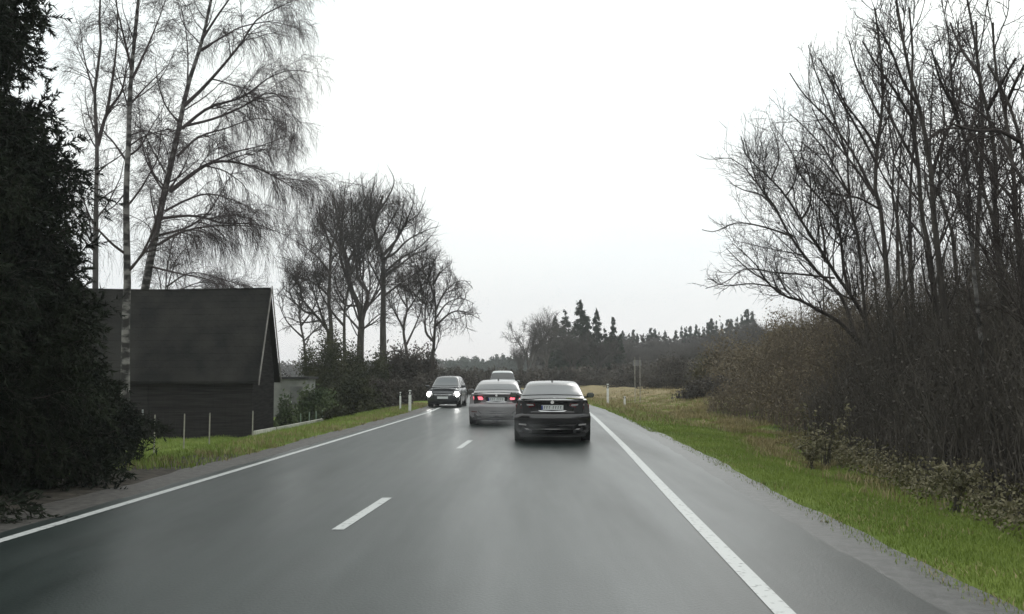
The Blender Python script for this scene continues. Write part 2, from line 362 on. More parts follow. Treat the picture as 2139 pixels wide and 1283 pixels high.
def grow(P, R, kids, n, ratio, ang, trop=0.0, wander=.12, t0=.2, t1=1.0, rr=.55, rtip=.35, rmin=.004, shape=.5, rng=None, maxlen=9, minlen=.05, flat=0.0, tropcurve=0.0, bias=None):
    rng = rng or RNG
    B, m, _ = P.shape
    seg = np.linalg.norm(np.diff(P, axis=1), axis=2).sum(1)
    k = kids * np.clip(seg / max(seg.mean(), 1e-6), .12, 2.2)
    k = np.maximum(0, np.floor(k + rng.random(B))).astype(int)
    par = np.repeat(np.arange(B), k); C = len(par)
    if C == 0: return np.zeros((0, n, 3)), np.zeros((0, n))
    t = t0 + (t1 - t0) * rng.random(C) ** .85; ft = t * (m - 1); i = np.minimum(ft.astype(int), m - 2); fr = (ft - i)[:, None]
    p0 = P[par, i] * (1 - fr) + P[par, i + 1] * fr; T = norm(P[par, i + 1] - P[par, i])
    r0 = R[par, i] * (1 - fr[:, 0]) + R[par, i + 1] * fr[:, 0]
    nrm = rng.normal(size=(C, 3)); nrm[:, 2] *= (1 - flat)
    if bias is not None: nrm += np.array(bias)
    nrm = norm(nrm - (nrm * T).sum(1, keepdims=True) * T)
    a = np.radians(ang) * (0.7 + .6 * rng.random(C))[:, None]
    D = norm(np.cos(a) * T + np.sin(a) * nrm)
    L = np.clip(seg[par] * ratio * (1 - shape * t) * (.6 + .8 * rng.random(C)), minlen, maxlen)
    out = np.zeros((C, n, 3)); out[:, 0] = p0; step = (L / (n - 1))[:, None]
    for j in range(1, n):
        g = trop + tropcurve * j / (n - 1)
        D = norm(D + np.array((0, 0, 1.)) * g * np.clip(L, .2, 1.5)[:, None] / 1.0 + rng.normal(size=(C, 3)) * wander)
        out[:, j] = out[:, j - 1] + D * step
    if ENV is not None:
        q = ENV(out[:, -1]); out, r0, C = out[q], r0[q], int(q.sum())
        if C == 0: return out, np.zeros((0, n))
    rb = np.maximum(r0 * rr * (.8 + .3 * rng.random(C)), rmin); f = np.linspace(0, 1, n)[None]
    Rr = np.maximum(rb[:, None] * (1 - (1 - rtip) * f), rmin * (1 - .45 * f))
    return out, Rr
def tubes(levels):
    """levels: list of (P, R, sides) -> V, F"""
    Vs, Fs, off = [], [], 0
    for P, R, s in levels:
        B, n, _ = P.shape
        if B == 0: continue
        T = np.empty_like(P); T[:, 1:-1] = P[:, 2:] - P[:, :-2]; T[:, 0] = P[:, 1] - P[:, 0]; T[:, -1] = P[:, -1] - P[:, -2]; T = norm(T)
        ch = norm(P[:, -1] - P[:, 0]); ax = np.argmin(np.abs(ch), axis=1); ref = np.eye(3)[ax][:, None, :]
        u = norm(np.cross(T, ref)); v = np.cross(T, u)
        an = 2 * np.pi * np.arange(s) / s
        ring = (u[:, :, None, :] * np.cos(an)[None, None, :, None] + v[:, :, None, :] * np.sin(an)[None, None, :, None]) * R[:, :, None, None] + P[:, :, None, :]
        Vs.append(ring.reshape(-1, 3))
        b = np.arange(B)[:, None, None] * n * s; i = np.arange(n - 1)[None, :, None] * s; q = np.arange(s)[None, None, :]
        a0 = b + i + q; a1 = b + i + (q + 1) % s
        Fs.append((np.stack([a0, a1, a1 + s, a0 + s], -1).reshape(-1, 4)) + off); off += B * n * s
    return np.concatenate(Vs), np.concatenate(Fs)
def tube_mesh(name, levels, smooth=True):
    V, Fc = tubes(levels); return np_mesh(name, V, Fc, smooth)

def make_tree(name, trunk, limbs, mats, label, group=None, cat='tree', detail=1.0, style='deciduous', seed=0, env=None, base=None):
    global ENV
    """trunk/limbs: lists of (world points, r0, r1).  > trunk, crown"""
    rng = np.random.default_rng(seed)
    b = np.array(trunk[0][0][0]) if base is None else np.array(base)
    ENV = (lambda Q: env(Q + b)) if env else None
    root = empty(name, tuple(b), label=label, cat=cat, group=group)
    sh = lambda L: [([np.array(p) - b for p in pts], r0, r1) for pts, r0, r1 in L]
    P0, R0 = limb_arrays(sh(trunk), 20)
    link('trunk', tube_mesh('trunk', [(P0, R0, 10)]), mats[0], root)
    lv = []
    if limbs:
        P1, R1 = limb_arrays(sh(limbs), 16)
    else: P1, R1 = np.zeros((0, 16, 3)), np.zeros((0, 16))
    d = detail
    if style == 'birch':
        Pa, Ra = grow(P0, R0, 16 * d, 16, .26, 52, .05, .07, .28, .98, .40, .2, .012, .75, rng, maxlen=5)
        P1 = np.concatenate([P1, Pa]); R1 = np.concatenate([R1, Ra])
        P2, R2 = grow(P1, R1, 10 * d, 9, .40, 38, .0, .12, .2, 1, .5, .25, .008, .45, rng, maxlen=2.6, tropcurve=-.10)
        P3, R3 = grow(P2, R2, 10 * d, 8, .60, 42, -.05, .12, .15, 1, .6, .4, .0055, .4, rng, maxlen=1.6, minlen=.3, tropcurve=-.28)
        P4, R4 = grow(P3, R3, 4.4 * d, 7, .75, 30, -.16, .08, .1, 1, .8, .6, .0042, .3, rng, maxlen=1.3, minlen=.25, tropcurve=-.35)
        lv = [(P1, R1, 6), (P2, R2, 4), (P3, R3, 3), (P4, R4, 3)]
    elif style == 'oak':
        Px, Rx = grow(P0, R0, 7 * d, 16, .42, 45, .10, .10, .4, 1, .45, .15, .03, .5, rng, maxlen=7)
        P1 = np.concatenate([P1, Px]); R1 = np.concatenate([R1, Rx])
        Pa, Ra = grow(P1, R1, 8 * d, 12, .50, 42, .05, .17, .25, 1, .6, .3, .03, .4, rng, maxlen=5)
        P2, R2 = grow(np.concatenate([P1[:, ::1][:, :16], ]), R1, 8 * d, 10, .42, 45, .05, .15, .25, 1, .45, .3, .02, .3, rng, maxlen=3.6)
        P2b, R2b = grow(Pa, Ra, 7 * d, 9, .55, 42, .07, .15, .2, 1, .6, .3, .014, .3, rng, maxlen=3.2)
        P2 = np.concatenate([resample_n(P2, 9), P2b]); R2 = np.concatenate([R2[:, :9], R2b])
        P3, R3 = grow(P2, R2, 6 * d, 6, .6, 40, .07, .14, .2, 1, .6, .4, .012, .3, rng, maxlen=2.2, minlen=.5)
        P4, R4 = grow(P3, R3, 3.2 * d, 5, .6, 38, .08, .14, .2, 1, .7, .5, .008, .2, rng, maxlen=1.1, minlen=.35)
        lv = [(P1, R1, 8), (Pa, Ra, 5), (P2, R2, 4), (P3, R3, 3), (P4, R4, 3)]
    elif style == 'upright':
        Pa, Ra = grow(P0, R0, 17 * d, 14, .30, 36, .09, .10, .3, .97, .45, .2, .012, .6, rng, maxlen=4.5)
        P1 = np.concatenate([resample_n(P1, 14), Pa]); R1 = np.concatenate([R1[:, :14], Ra])
        P2, R2 = grow(P1, R1, 10 * d, 8, .42, 40, .07, .13, .2, 1, .5, .3, .008, .4, rng, maxlen=2.0)
        P3, R3 = grow(P2, R2, 6 * d, 6, .6, 38, .06, .12, .15, 1, .6, .4, .0048, .3, rng, maxlen=1.1, minlen=.25)
        P4, R4 = grow(P3, R3, 2.4 * d, 4, .6, 38, .05, .12, .2, 1, .75, .5, .0036, .2, rng, maxlen=.5, minlen=.12)
        lv = [(P1, R1, 6), (P2, R2, 4), (P3, R3, 3), (P4, R4, 3)]
    elif style == 'willow':
        P2, R2 = grow(P1, R1, 13 * d, 9, .32, 38, .08, .12, .2, 1, .5, .3, .009, .5, rng, maxlen=2.4)
        P3, R3 = grow(P2, R2, 8 * d, 7, .60, 38, .05, .12, .15, 1, .6, .4, .006, .3, rng, maxlen=1.4, minlen=.3)
        P4, R4 = grow(P3, R3, 4.5 * d, 5, .6, 38, .05, .13, .15, 1, .75, .5, .005, .2, rng, maxlen=.6, minlen=.12)
        lv = [(P1, R1, 7), (P2, R2, 4), (P3, R3, 3), (P4, R4, 3)]
    link('crown', tube_mesh('crown', lv), mats[1], root); ENV = None
    return root
def resample_n(P, n):
    B, m, _ = P.shape; f = np.linspace(0, m - 1, n); i = np.minimum(f.astype(int), m - 2); w = (f - i)[None, :, None]
    return P[:, i] * (1 - w) + P[:, i + 1] * w
def px(pts, Y, dY=0.0):
    n = len(pts); return [at(p[0], p[1], Y + dY * i / max(1, n - 1)) for i, p in enumerate(pts)]
def copy_tree(o, parent=None):
    c = o.copy(); scene.collection.objects.link(c)
    if parent is not None: c.parent = parent
    for ch in list(o.children): copy_tree(ch, c)
    return c

def leaf_mesh(name, C, size, rng, aspect=1.6, up=0.0):
    """one small quad leaf per centre"""
    N = len(C); a = norm(rng.normal(size=(N, 3))); b = rng.normal(size=(N, 3)); b = norm(b - (a * b).sum(1, keepdims=True) * a)
    s = size * (.6 + .8 * rng.random((N, 1))); u = a * s * aspect * .5; v = b * s * .5
    V = np.stack([C - u, C + v * .8, C + u, C - v * .8], 1).reshape(-1, 3)
    return np_mesh(name, V, np.arange(N * 4).reshape(-1, 4))
def crown_points(N, rng, rx, ry, h, clumps=40, base=.1, sig=.16):
    c = norm(rng.normal(size=(clumps, 3))) * (rng.random((clumps, 1)) ** .45)
    c[:, 2] = np.abs(c[:, 2]) * .95; w = .5 + rng.random(clumps)
    i = rng.choice(clumps, N, p=w / w.sum()); p = c[i] + rng.normal(size=(N, 3)) * sig
    p = p * np.array((rx, ry, h * .92)); p[:, 2] = np.maximum(p[:, 2], .02) + base * rng.random(N)
    return p

# ------------------------------------------------------------------ conifers
def spruce(name, loc, h, rad, label, group=None, seed=1, dense=1.0, m=None, trunk_r=.2, first=.3, needle=(.10, .014), nneedle=26):
    rng = np.random.default_rng(seed)
    root = empty(name, loc, label=label, cat='tree', group=group)
    P0, R0 = limb_arrays([([(0, 0, -.2), (.05, 0, h * .5), (0, .04, h)], trunk_r, .02)], 20)
    link('trunk', tube_mesh('trunk', [(P0, R0, 10)]), M['bark'], root)
    nb = int(h * 26 * dense); z = first + (h - first) * rng.random(nb) ** 1.15; az = rng.random(nb) * 2 * np.pi
    prof = (1 - (z - first) / (h - first)) ** .75 * rad * (.72 + .4 * rng.random(nb)) + .15
    prof *= np.where(rng.random(nb) < .06, 1.22, 1)
    n = 9; f = np.linspace(0, 1, n)[None]
    sag = -.32 * prof[:, None] * (f ** 1.3) + .20 * prof[:, None] * f ** 4 + .08 * prof[:, None] * f
    r = prof[:, None] * f
    wob = np.cumsum(rng.normal(size=(nb, n)) * .03, 1) * prof[:, None]
    P1 = np.stack([np.cos(az)[:, None] * r - np.sin(az)[:, None] * wob, np.sin(az)[:, None] * r + np.cos(az)[:, None] * wob, z[:, None] + sag], -1)
    R1 = .022 * (1 - .8 * f) * np.ones((nb, 1))
    P2, R2 = grow(P1, R1, 17 * dense, 6, .30, 55, -.12, .08, .12, 1, .5, .5, .004, .35, rng, maxlen=.75, minlen=.15, flat=.55, tropcurve=-.25)
    P3, R3 = grow(P2, R2, 3 * dense, 5, .6, 45, -.12, .08, .1, .9, .7, .6, .003, .35, rng, maxlen=.4, minlen=.1, tropcurve=-.2)
    link('branches', tube_mesh('branches', [(P1, R1, 4), (P2, R2, 3), (P3, R3, 3)]), M['twig'], root)
    # needles
    Vs = []
    for P, cnt in ((P2, nneedle), (P3, int(nneedle * .7)), (P1, nneedle)):
        B, mm, _ = P.shape
        par = np.repeat(np.arange(B), cnt); C = len(par); t = rng.random(C) * (mm - 1); i = np.minimum(t.astype(int), mm - 2); w = (t - i)[:, None]
        p0 = P[par, i] * (1 - w) + P[par, i + 1] * w; T = norm(P[par, i + 1] - P[par, i])
        q = rng.normal(size=(C, 3)); q = norm(q - (q * T).sum(1, keepdims=True) * T)
        D = norm(T * .8 + q * .75); L = needle[0] * (.6 + .7 * rng.random((C, 1))); s = norm(np.cross(D, rng.normal(size=(C, 3)))) * needle[1]
        Vs.append(np.stack([p0 - s, p0 + s, p0 + D * L], 1).reshape(-1, 3))
    Vn = np.concatenate(Vs); link('needles', np_mesh('needles', Vn, np.arange(len(Vn)).reshape(-1, 3)), m or M['needle'], root)
    return root
def small_conifer(name, loc, h, rad, seed, label, group=None, m=None, cat='tree', N=6500):
    rng = np.random.default_rng(seed); root = empty(name, loc, label=label, cat=cat, group=group)
    MB().cyl((0, 0, -.3), (0, 0, h * .97), .14, .02, 6).build('trunk', M['bark'], root, True)
    tiers = 34; zt = np.clip(.05 + .95 * (np.arange(tiers) + rng.random(tiers)) / tiers, 0, .995)
    per = N // tiers; Vs = []
    for j, z in enumerate(zt):
        R = rad * (1 - z) ** .8 * (.8 + .4 * rng.random()) + .12
        nbr = max(4, int(8 * (1 - z) + 3)); az = rng.random(nbr) * 2 * np.pi; bl = R * (.65 + .5 * rng.random(nbr))
        k = max(4, int(per / nbr)); i = np.repeat(np.arange(nbr), k); f = rng.random(len(i)) ** .7
        d = bl[i] * f; p = np.stack([np.cos(az[i]) * d, np.sin(az[i]) * d, (z + (.02 * rng.normal(size=nbr))[i]) * h - .30 * d + .12 * rng.normal(size=len(i))], -1)
        p += rng.normal(size=p.shape) * .05 * R
        out = np.stack([np.cos(az[i]), np.sin(az[i]), -.45 + .3 * rng.normal(size=len(i))], -1) + rng.normal(size=p.shape) * .5
        D = norm(out); s = norm(np.cross(D, rng.normal(size=D.shape))) * (.05 + .035 * R) ; L = (.28 + .2 * rng.random((len(i), 1))) * (.5 + .4 * R)
        Vs.append(np.stack([p - s, p + s, p + D * L], 1).reshape(-1, 3))
    Vn = np.concatenate(Vs); link('crown', np_mesh('crown', Vn, np.arange(len(Vn)).reshape(-1, 3)), m or M['needle_far'], root)
    return root
def gz(x, y): return float(hgt(np.array([x]), np.array([y]))[0])

# =================================================================== LEFT SIDE
spruce('spruce_tree', (-9.5, 14.6, gz(-9.5, 14.6)), 15.5, 3.5, 'huge dark spruce filling the left edge beside the road, nearest tree on the left', seed=3, dense=1.5, trunk_r=.24, group='dark spruces on the left')
spruce('spruce_tree', (-11.0, 19.5, gz(-11, 19.5)), 13.0, 3.2, 'dark spruce just behind the huge nearest one, left of the thin birch stems', seed=5, dense=1.1, trunk_r=.2, group='dark spruces on the left')
spruce('spruce_tree', (-10.3, 22.0, gz(-10.3, 22.0)), 5.0, 2.3, 'low broad dark spruce overlapping the left end of the barn', seed=8, dense=1.6, trunk_r=.12, first=.05, group='dark spruces on the left')
spruce('spruce_tree', (-9.1, 18.6, gz(-9.1, 18.6)), 3.3, 1.5, 'short dark bushy spruce standing at the gravel edge under the huge one', seed=9, dense=1.8, trunk_r=.1, first=.02, group='dark spruces on the left')

# birches
zf = lambda x, y: (x * .5068, y * .5068)
def Z(l): return [zf(*p) for p in l]
YB = 48.0
trB = px([(285, 800), (300, 640)] + Z([(600, 1180), (640, 970), (690, 740), (735, 540), (775, 350), (830, 180), (870, 0), (900, -160), (905, -320)]), YB)
trB[0][2] = gz(trB[0][0], YB) - .1
bl = [([(755, 440), (830, 370), (920, 270), (1000, 170), (1060, 80), (1170, 20), (1260, -20)], .10, -1.5),
      ([(750, 530), (860, 445), (1000, 400), (1110, 320), (1200, 290), (1290, 300)], .09, 2),
      ([(760, 520), (880, 490), (1000, 440), (1110, 380), (1180, 430), (1240, 540)], .07, -2),
      ([(730, 645), (820, 565), (930, 530), (1050, 490), (1150, 500)], .07, 3),
      ([(700, 790), (840, 685), (930, 665), (1050, 690), (1170, 750), (1250, 810)], .11, -1),
      ([(840, 685), (960, 630), (1080, 600), (1180, 560)], .06, 1),
      ([(680, 870), (780, 820), (870, 800), (1000, 840), (1070, 880)], .06, -3),
      ([(665, 900), (800, 890), (920, 920), (1050, 925), (1180, 970)], .08, 2),
      ([(650, 1010), (740, 960), (850, 935), (1000, 930), (1120, 950)], .07, -2),
      ([(625, 1100), (750, 1130), (850, 1150), (970, 1190)], .06, -2.5),
      ([(820, 210), (940, 140), (1000, 110), (1120, 90), (1230, 120)], .06, 2),
      ([(835, 160), (900, 60), (990, -60), (1080, -140)], .07, -2),
      ([(770, 380), (775, 250), (765, 120), (740, 0)], .05, 2),
      ([(740, 510), (680, 430), (650, 330), (640, 240)], .05, -2),
      ([(700, 740), (640, 640), (600, 560), (570, 520)], .05, 1),
      ([(870, 0), (950, -90), (1060, -150), (1180, -120)], .06, 1)]
limB = [(px(Z(l), YB, dy), r, .012) for l, r, dy in bl]
make_tree('birch_tree', [(trB, .27, .03)], limB, (M['birch'], M['twig_birch']), 'tall leaning birch with long arching drooping branches above the barn roof', style='birch', seed=21, detail=1.12, group='birches by the barn')
YA = 33.0
trA = px([(262, 860)] + Z([(520, 1260), (525, 1180), (520, 800), (530, 600), (535, 400), (555, 150), (570, 0), (585, -200), (590, -330)]), YA)
trA[0][2] = gz(trA[0][0], YA) - .1
limA = [(px(Z(l), YA, dy), r, .01) for l, r, dy in [
    ([(515, 655), (470, 590), (430, 545), (400, 480)], .04, 1.5), ([(545, 300), (510, 150), (480, 20), (470, -80)], .05, -1),
    ([(548, 320), (600, 210), (650, 90), (690, -20)], .045, 1), ([(535, 600), (600, 560), (700, 535), (760, 560)], .03, -1.5),
    ([(538, 430), (590, 370), (640, 320), (690, 270)], .035, 1), ([(520, 790), (470, 850), (415, 880)], .03, 1),
    ([(530, 560), (610, 540), (680, 600), (700, 700)], .028, 2)]]
make_tree('birch_tree', [(trA, .17, .03)], limA, (M['birch'], M['twig_birch']), 'straight slim birch standing in front of the left part of the barn roof', style='birch', seed=22, detail=.85, group='birches by the barn')
YC = 42.0
trC = px([(200, 800)] + Z([(395, 940), (400, 600), (390, 380), (415, 200), (410, 60), (420, -120)]), YC); trC[0][2] = gz(trC[0][0], YC) - .1
limC = [(px(Z(l), YC, dy), r, .012) for l, r, dy in [
    ([(402, 600), (440, 470), (500, 380), (520, 280), (540, 200)], .09, 1), ([(440, 470), (470, 280), (485, 100), (475, -60)], .07, -1),
    ([(395, 720), (440, 680), (500, 640)], .04, -1.5), ([(392, 400), (350, 250), (330, 120)], .05, 1), ([(400, 830), (460, 790), (500, 760)], .04, 1)]]
make_tree('birch_tree', [(trC, .17, .03)], limC, (M['bark_grey'], M['twig_birch']), 'dark forked birch between the spruces and the straight slim birch', style='birch', seed=23, detail=.8, group='birches by the barn')
# low scrub birch rising behind the ridge
trD = px([(330, 800), (345, 620), (352, 540), (372, 470)], 52); trD[0][2] = gz(trD[0][0], 52)
make_tree('young_birch_tree', [(trD, .07, .02)], [(px([(345, 620), (370, 540), (410, 500)], 52, 1), .04, .01), (px([(340, 640), (330, 570), (300, 520)], 52, -1), .04, .01), (px([(346, 600), (400, 570), (470, 585), (520, 605)], 52, 1), .05, .01), (px([(346, 620), (420, 590), (490, 600)], 52, 1), .05, .01)],
          (M['bark_grey'], M['twig']), 'small bushy bare tree peeping over the barn ridge', style='birch', seed=24, detail=.75)

# ---- barn
def barn():
    m_roof = mat('mossy_roof', (.011, .011, .010), (.026, .025, .022), 1.1, .9, .12, .5, bscale=9, detail=10, stretch=(1, 1, .5))
    m_wall = mat('dark_planks', (.016, .015, .015), (.036, .033, .032), 2.0, .9, .15, .3, stretch=(.4, .4, 7))
    m_board = mat('barge_board', (.13, .12, .11), (.24, .225, .21), 3, .85)
    near = at(527, 900, 39.6); base = -.80
    ang = math.radians(94)          # direction of the gable run (away from the viewer)
    g = np.array((math.cos(ang), math.sin(ang))); w = np.array((-g[1], g[0]))   # w: along the front wall, to the left
    Wd, Ln = 5.0, 9.5; ez, rz_ = 2.50, 5.82
    root = empty('barn', (float(near[0]), float(near[1]), base), label='dark weathered barn with a steep roof and boarded walls behind the left verge', cat='barn')
    def P(a, b, z): return (w[0] * a + g[0] * b, w[1] * a + g[1] * b, z)
    V = [P(0, 0, 0), P(0, Wd, 0), P(0, Wd, ez), P(0, Wd / 2, rz_ - .1), P(0, 0, ez), P(Ln, 0, 0), P(Ln, Wd, 0), P(Ln, Wd, ez), P(Ln, Wd / 2, rz_ - .1), P(Ln, 0, ez)]
    link('wall', py_mesh('wall', V, [(0, 1, 2, 3, 4), (5, 9, 8, 7, 6), (0, 4, 9, 5), (1, 6, 7, 2)]), m_wall, root)
    # plank battens on both walls seen
    mb = MB()
    for i in range(42):
        a = .12 + i * (Ln - .2) / 41; c = P(a, -.012, ez * .5 - .05); mb.box(c, (.045, .03, ez - .1), math.atan2(w[1], w[0]))
    for i in range(20):
        b = .12 + i * (Wd - .24) / 19; hh = ez + (rz_ - ez) * (1 - abs(b - Wd / 2) / (Wd / 2)) - .22; mb.box(P(-.012, b, hh / 2), (.03, .045, hh), math.atan2(w[1], w[0]))
    mb.build('batten', m_wall, root)
    # roof slopes with thickness, rows of shingles as small steps
    def slope(sgn):
        mb = MB(); n = 14
        oh = .28; sl = (rz_ - ez) / (Wd / 2); e0 = -oh; rows = []
        for i in range(n):
            f0, f1 = i / n, (i + 1) / n
            b0 = e0 + (Wd / 2 - e0) * f0; b1 = e0 + (Wd / 2 - e0) * (f1 + .012)
            z0 = ez + sl * b0 + .035; z1 = ez + sl * b1 + .022
            if sgn < 0: B0, B1 = Wd - b0, Wd - b1
            else: B0, B1 = b0, b1
            a0, a1 = -.22, Ln + .2
            sag = lambda a, f: -.10 * math.sin(math.pi * min(1, max(0, (a) / Ln))) * f
            seg = 10; pts = []
            for k in range(seg + 1):
                a = a0 + (a1 - a0) * k / seg
                pts += [P(a, B0, z0 + sag(a, f0)), P(a, B1, z1 + sag(a, f1)), P(a, B1, z1 - .08 + sag(a, f1)), P(a, B0, z0 - .10 + sag(a, f0))]
            Fs = []
            for k in range(seg):
                o = k * 4
                for q in range(4): Fs.append((o + q, o + (q + 1) % 4, o + 4 + (q + 1) % 4, o + 4 + q))
            Fs += [(3, 2, 1, 0), tuple(seg * 4 + q for q in range(4))]
            mb.add(pts, Fs)
        return mb
    slope(1).build('roof', m_roof, root); slope(-1).build('roof', m_roof, root)
    for sgn in (1, -1):
        b0 = -.30 if sgn > 0 else Wd + .30; z0 = ez - .28 * (rz_ - ez) / (Wd / 2) - .02
        p0 = np.array(P(-.25, b0, z0 - .02)); p1 = np.array(P(-.25, Wd / 2, rz_ + .06)); d = np.array((0, 0, .16)); t = np.array((w[0] * -.035, w[1] * -.035, 0))
        MB().add([p0 - d / 2, p1 - d / 2, p1 + d / 2, p0 + d / 2, p0 - d / 2 + t, p1 - d / 2 + t, p1 + d / 2 + t, p0 + d / 2 + t],
                 [(0, 1, 2, 3), (7, 6, 5, 4), (0, 4, 5, 1), (1, 5, 6, 2), (2, 6, 7, 3), (3, 7, 4, 0)]).build('barge_board', m_board, root)
    # wide plank door and a small dark window on the roadside wall
    mb = MB().box(P(4.6, -.05, 1.0), (1.5, .05, 2.0), math.atan2(w[1], w[0])); d = mb.build('door', m_wall, root)
    MB().box(P(4.0, -.10, 1.0), (.05, .05, .22), math.atan2(w[1], w[0])).build('handle', M['galv'], d)
    MB().box(P(0, 0, .06), (.34, .34, .12), math.atan2(w[1], w[0])).build('footing', M['stake'], root)
    return root
barn()

# pale plank border beside the barn, and the lighter shed wall behind
def beam(name, p, q, wdt, h, material, **k):
    p, q = np.array(p, float), np.array(q, float); c = (p + q) / 2; d = q - p
    root = MB(); root.box((0, 0, 0), (np.linalg.norm(d[:2]), wdt, h), 0, .01)
    o = root.build(name, material); o.location = tuple(c); o.rotation_euler = (0, -math.atan2(d[2], np.linalg.norm(d[:2])), math.atan2(d[1], d[0])); tag(o, **k); return o
pa, pb, pc_ = at(532, 908, 38.0), at(574, 887, 42.0), at(702, 878, 46.5)
for p in (pa, pb, pc_): p[2] = gz(p[0], p[1]) + .12
beam('border_plank', pa, pb, .10, .18, M['kerbwood'], label='short pale border plank slanting from the barn corner', cat='plank', group='pale planks edging the grass')
beam('border_plank', pb + np.array((.05, .05, 0)), pc_, .10, .18, M['kerbwood'], label='long pale border plank along the foot of the green shrubs', cat='plank', group='pale planks edging the grass')

def shed():
    m_w = mat('grey_render', (.17, .17, .165), (.25, .25, .24), 1.5, .9, .15, .2)
    r = empty('shed', (float(xat(602, 58)), 59.5, gz(-12, 58)), label='small grey rendered shed just right of the barn with a low flat roof', cat='shed')
    MB().box((0, 0, 1.05), (2.0, 2.6, 2.1)).build('wall', m_w, r)
    MB().box((0, 0, 2.17), (2.3, 2.9, .12)).build('roof', M['plastic'], r)
    d = MB().box((.45, -1.32, .85), (.7, .04, 1.7)).build('door', mat('grey_door', (.10, .10, .10), (.15, .15, .15), 2), r)
    MB().box((.2, -1.37, .85), (.04, .06, .12)).build('handle', M['galv'], d)
shed()

# garden stakes along the left grass
def stake(p, top, Y, label, r=.022):
    b = at(p, 920, Y); z = gz(b[0], Y); t = at(p, top, Y)[2]
    o = MB().cyl((0, 0, -.1), (.01, 0, t - z - .03), r, r * .9, 8).cyl((.01, 0, t - z - .03), (.01, 0, t - z), r * .9, r * .3, 8).build('garden_stake', M['stake'])
    o.location = (b[0], Y, z); tag(o, label, 'stake', 'thin pale stakes in the grass before the barn'); return o
stake(262, 858, 30, 'thin pale stake farthest left, almost lost in the dark spruce shade')
stake(322, 866, 31, 'thin pale stake on the left grass, second from the spruces')
stake(384, 864, 33, 'brightest slim stake, before the middle of the barn wall')
stake(437, 862, 34, 'pale stake between the brightest slim stake and the one at the barn corner')
stake(527, 858, 36.5, 'pale stake closest to the barn corner')
def gstake(p, Y, label):
    b = at(p, 880, Y); z = gz(b[0], Y); o = MB().cyl((0, 0, -.1), (0, 0, .62), .03, .025, 8).cyl((0, 0, .62), (0, 0, .66), .025, .008, 8).build('garden_stake', mat('greenish_stake', (.16, .22, .17), (.25, .31, .24), 4))
    o.location = (b[0], Y, z); tag(o, label, 'stake', 'green stakes behind the long border plank')
gstake(628, 45.2, 'green stake at the left of the row of four behind the long plank')
gstake(646, 45.8, 'green stake second from the left in the row of four')
gstake(660, 46.2, 'green stake third from the left in the row of four')
gstake(673, 46.6, 'green stake at the right of the row of four behind the long plank')

# middle group of big bare trees
zm = lambda l: [(500 + a * .3896, 300 + b * .3896) for a, b in l]
def dome(Q):
    a = Q[:, 0] / Q[:, 1] * F + W0 / 2; c = HORIZON - (Q[:, 2] - CAMH) / Q[:, 1] * F
    lump = 1 + .06 * np.sin(np.arctan2(c - 640, a - 765) * 9) + .05 * np.sin(np.arctan2(c - 640, a - 765) * 23)
    lump = lump + .16 * np.random.default_rng(len(a)).normal(size=len(a)) - .08
    return (((a - 765) / 192) ** 2 + ((c - 645) / 290) ** 2 < lump) | (((a - 918) / 90) ** 2 + ((c - 668) / 118) ** 2 < lump)
def big(name, Y, trunk, limbs, label, seed, detail=1.0, r=.35, mats=None, style='oak', group='big bare trees beyond the barn'):
    tr = px(zm(trunk), Y); tr[0] = np.array((tr[0][0], tr[0][1], gz(tr[0][0], tr[0][1]) - .2))
    return make_tree(name, [(tr, r, r * .25)], [(px(zm(l), Y, dy), rr, .012) for l, rr, dy in limbs], mats or (M['bark'], M['twig']), label, style=style, seed=seed, detail=detail * (.90 if r > .3 else .80), group=group, env=dome)
big('bare_tree', 92, [(640, 1320), (650, 1060), (655, 960), (640, 870), (600, 780), (575, 650), (555, 560), (540, 440)],
    [([(655, 960), (690, 800), (640, 740), (625, 620), (610, 480), (600, 330), (590, 200)], .20, 3),
     ([(600, 780), (570, 700), (540, 600), (545, 480), (560, 330), (570, 200)], .18, -3),
     ([(655, 930), (720, 820), (760, 700), (740, 600)], .14, 4), ([(575, 650), (620, 560), (670, 460), (690, 330), (680, 220)], .14, -2),
     ([(560, 590), (500, 500), (450, 430), (420, 330)], .12, 3), ([(640, 870), (560, 860), (500, 760), (440, 700)], .11, -3),
     ([(650, 1000), (720, 960), (790, 900)], .10, -4)], 'big bare tree in the middle of the round-topped group, its limbs forking low', 31, .95, .42)
big('bare_tree', 96, [(775, 1330), (770, 1000), (772, 800), (770, 600), (745, 540), (722, 460), (740, 370), (770, 280)],
    [([(770, 600), (840, 520), (890, 430), (960, 380), (1000, 300)], .18, 3), ([(722, 460), (700, 380), (710, 270), (730, 160)], .14, -3),
     ([(770, 620), (830, 590), (900, 520), (990, 470), (1080, 440)], .15, -3), ([(740, 370), (790, 300), (830, 200), (790, 110)], .13, 2),
     ([(772, 720), (850, 660), (930, 600), (1020, 560), (1060, 520)], .14, 3), ([(890, 430), (930, 330), (940, 240)], .10, -2),
     ([(770, 780), (720, 680), (690, 620), (680, 540)], .12, -3), ([(770, 640), (820, 560), (860, 450), (880, 330), (900, 250)], .13, 2), ([(745, 540), (800, 440), (850, 340), (860, 240)], .12, -2), ([(770, 700), (860, 620), (960, 560), (1040, 480), (1070, 420)], .12, 2), ([(772, 820), (850, 760), (940, 700), (1010, 640)], .12, -2)],
    'tallest bare tree of the round-topped group, its straight trunk right of centre', 32, .95, .40)
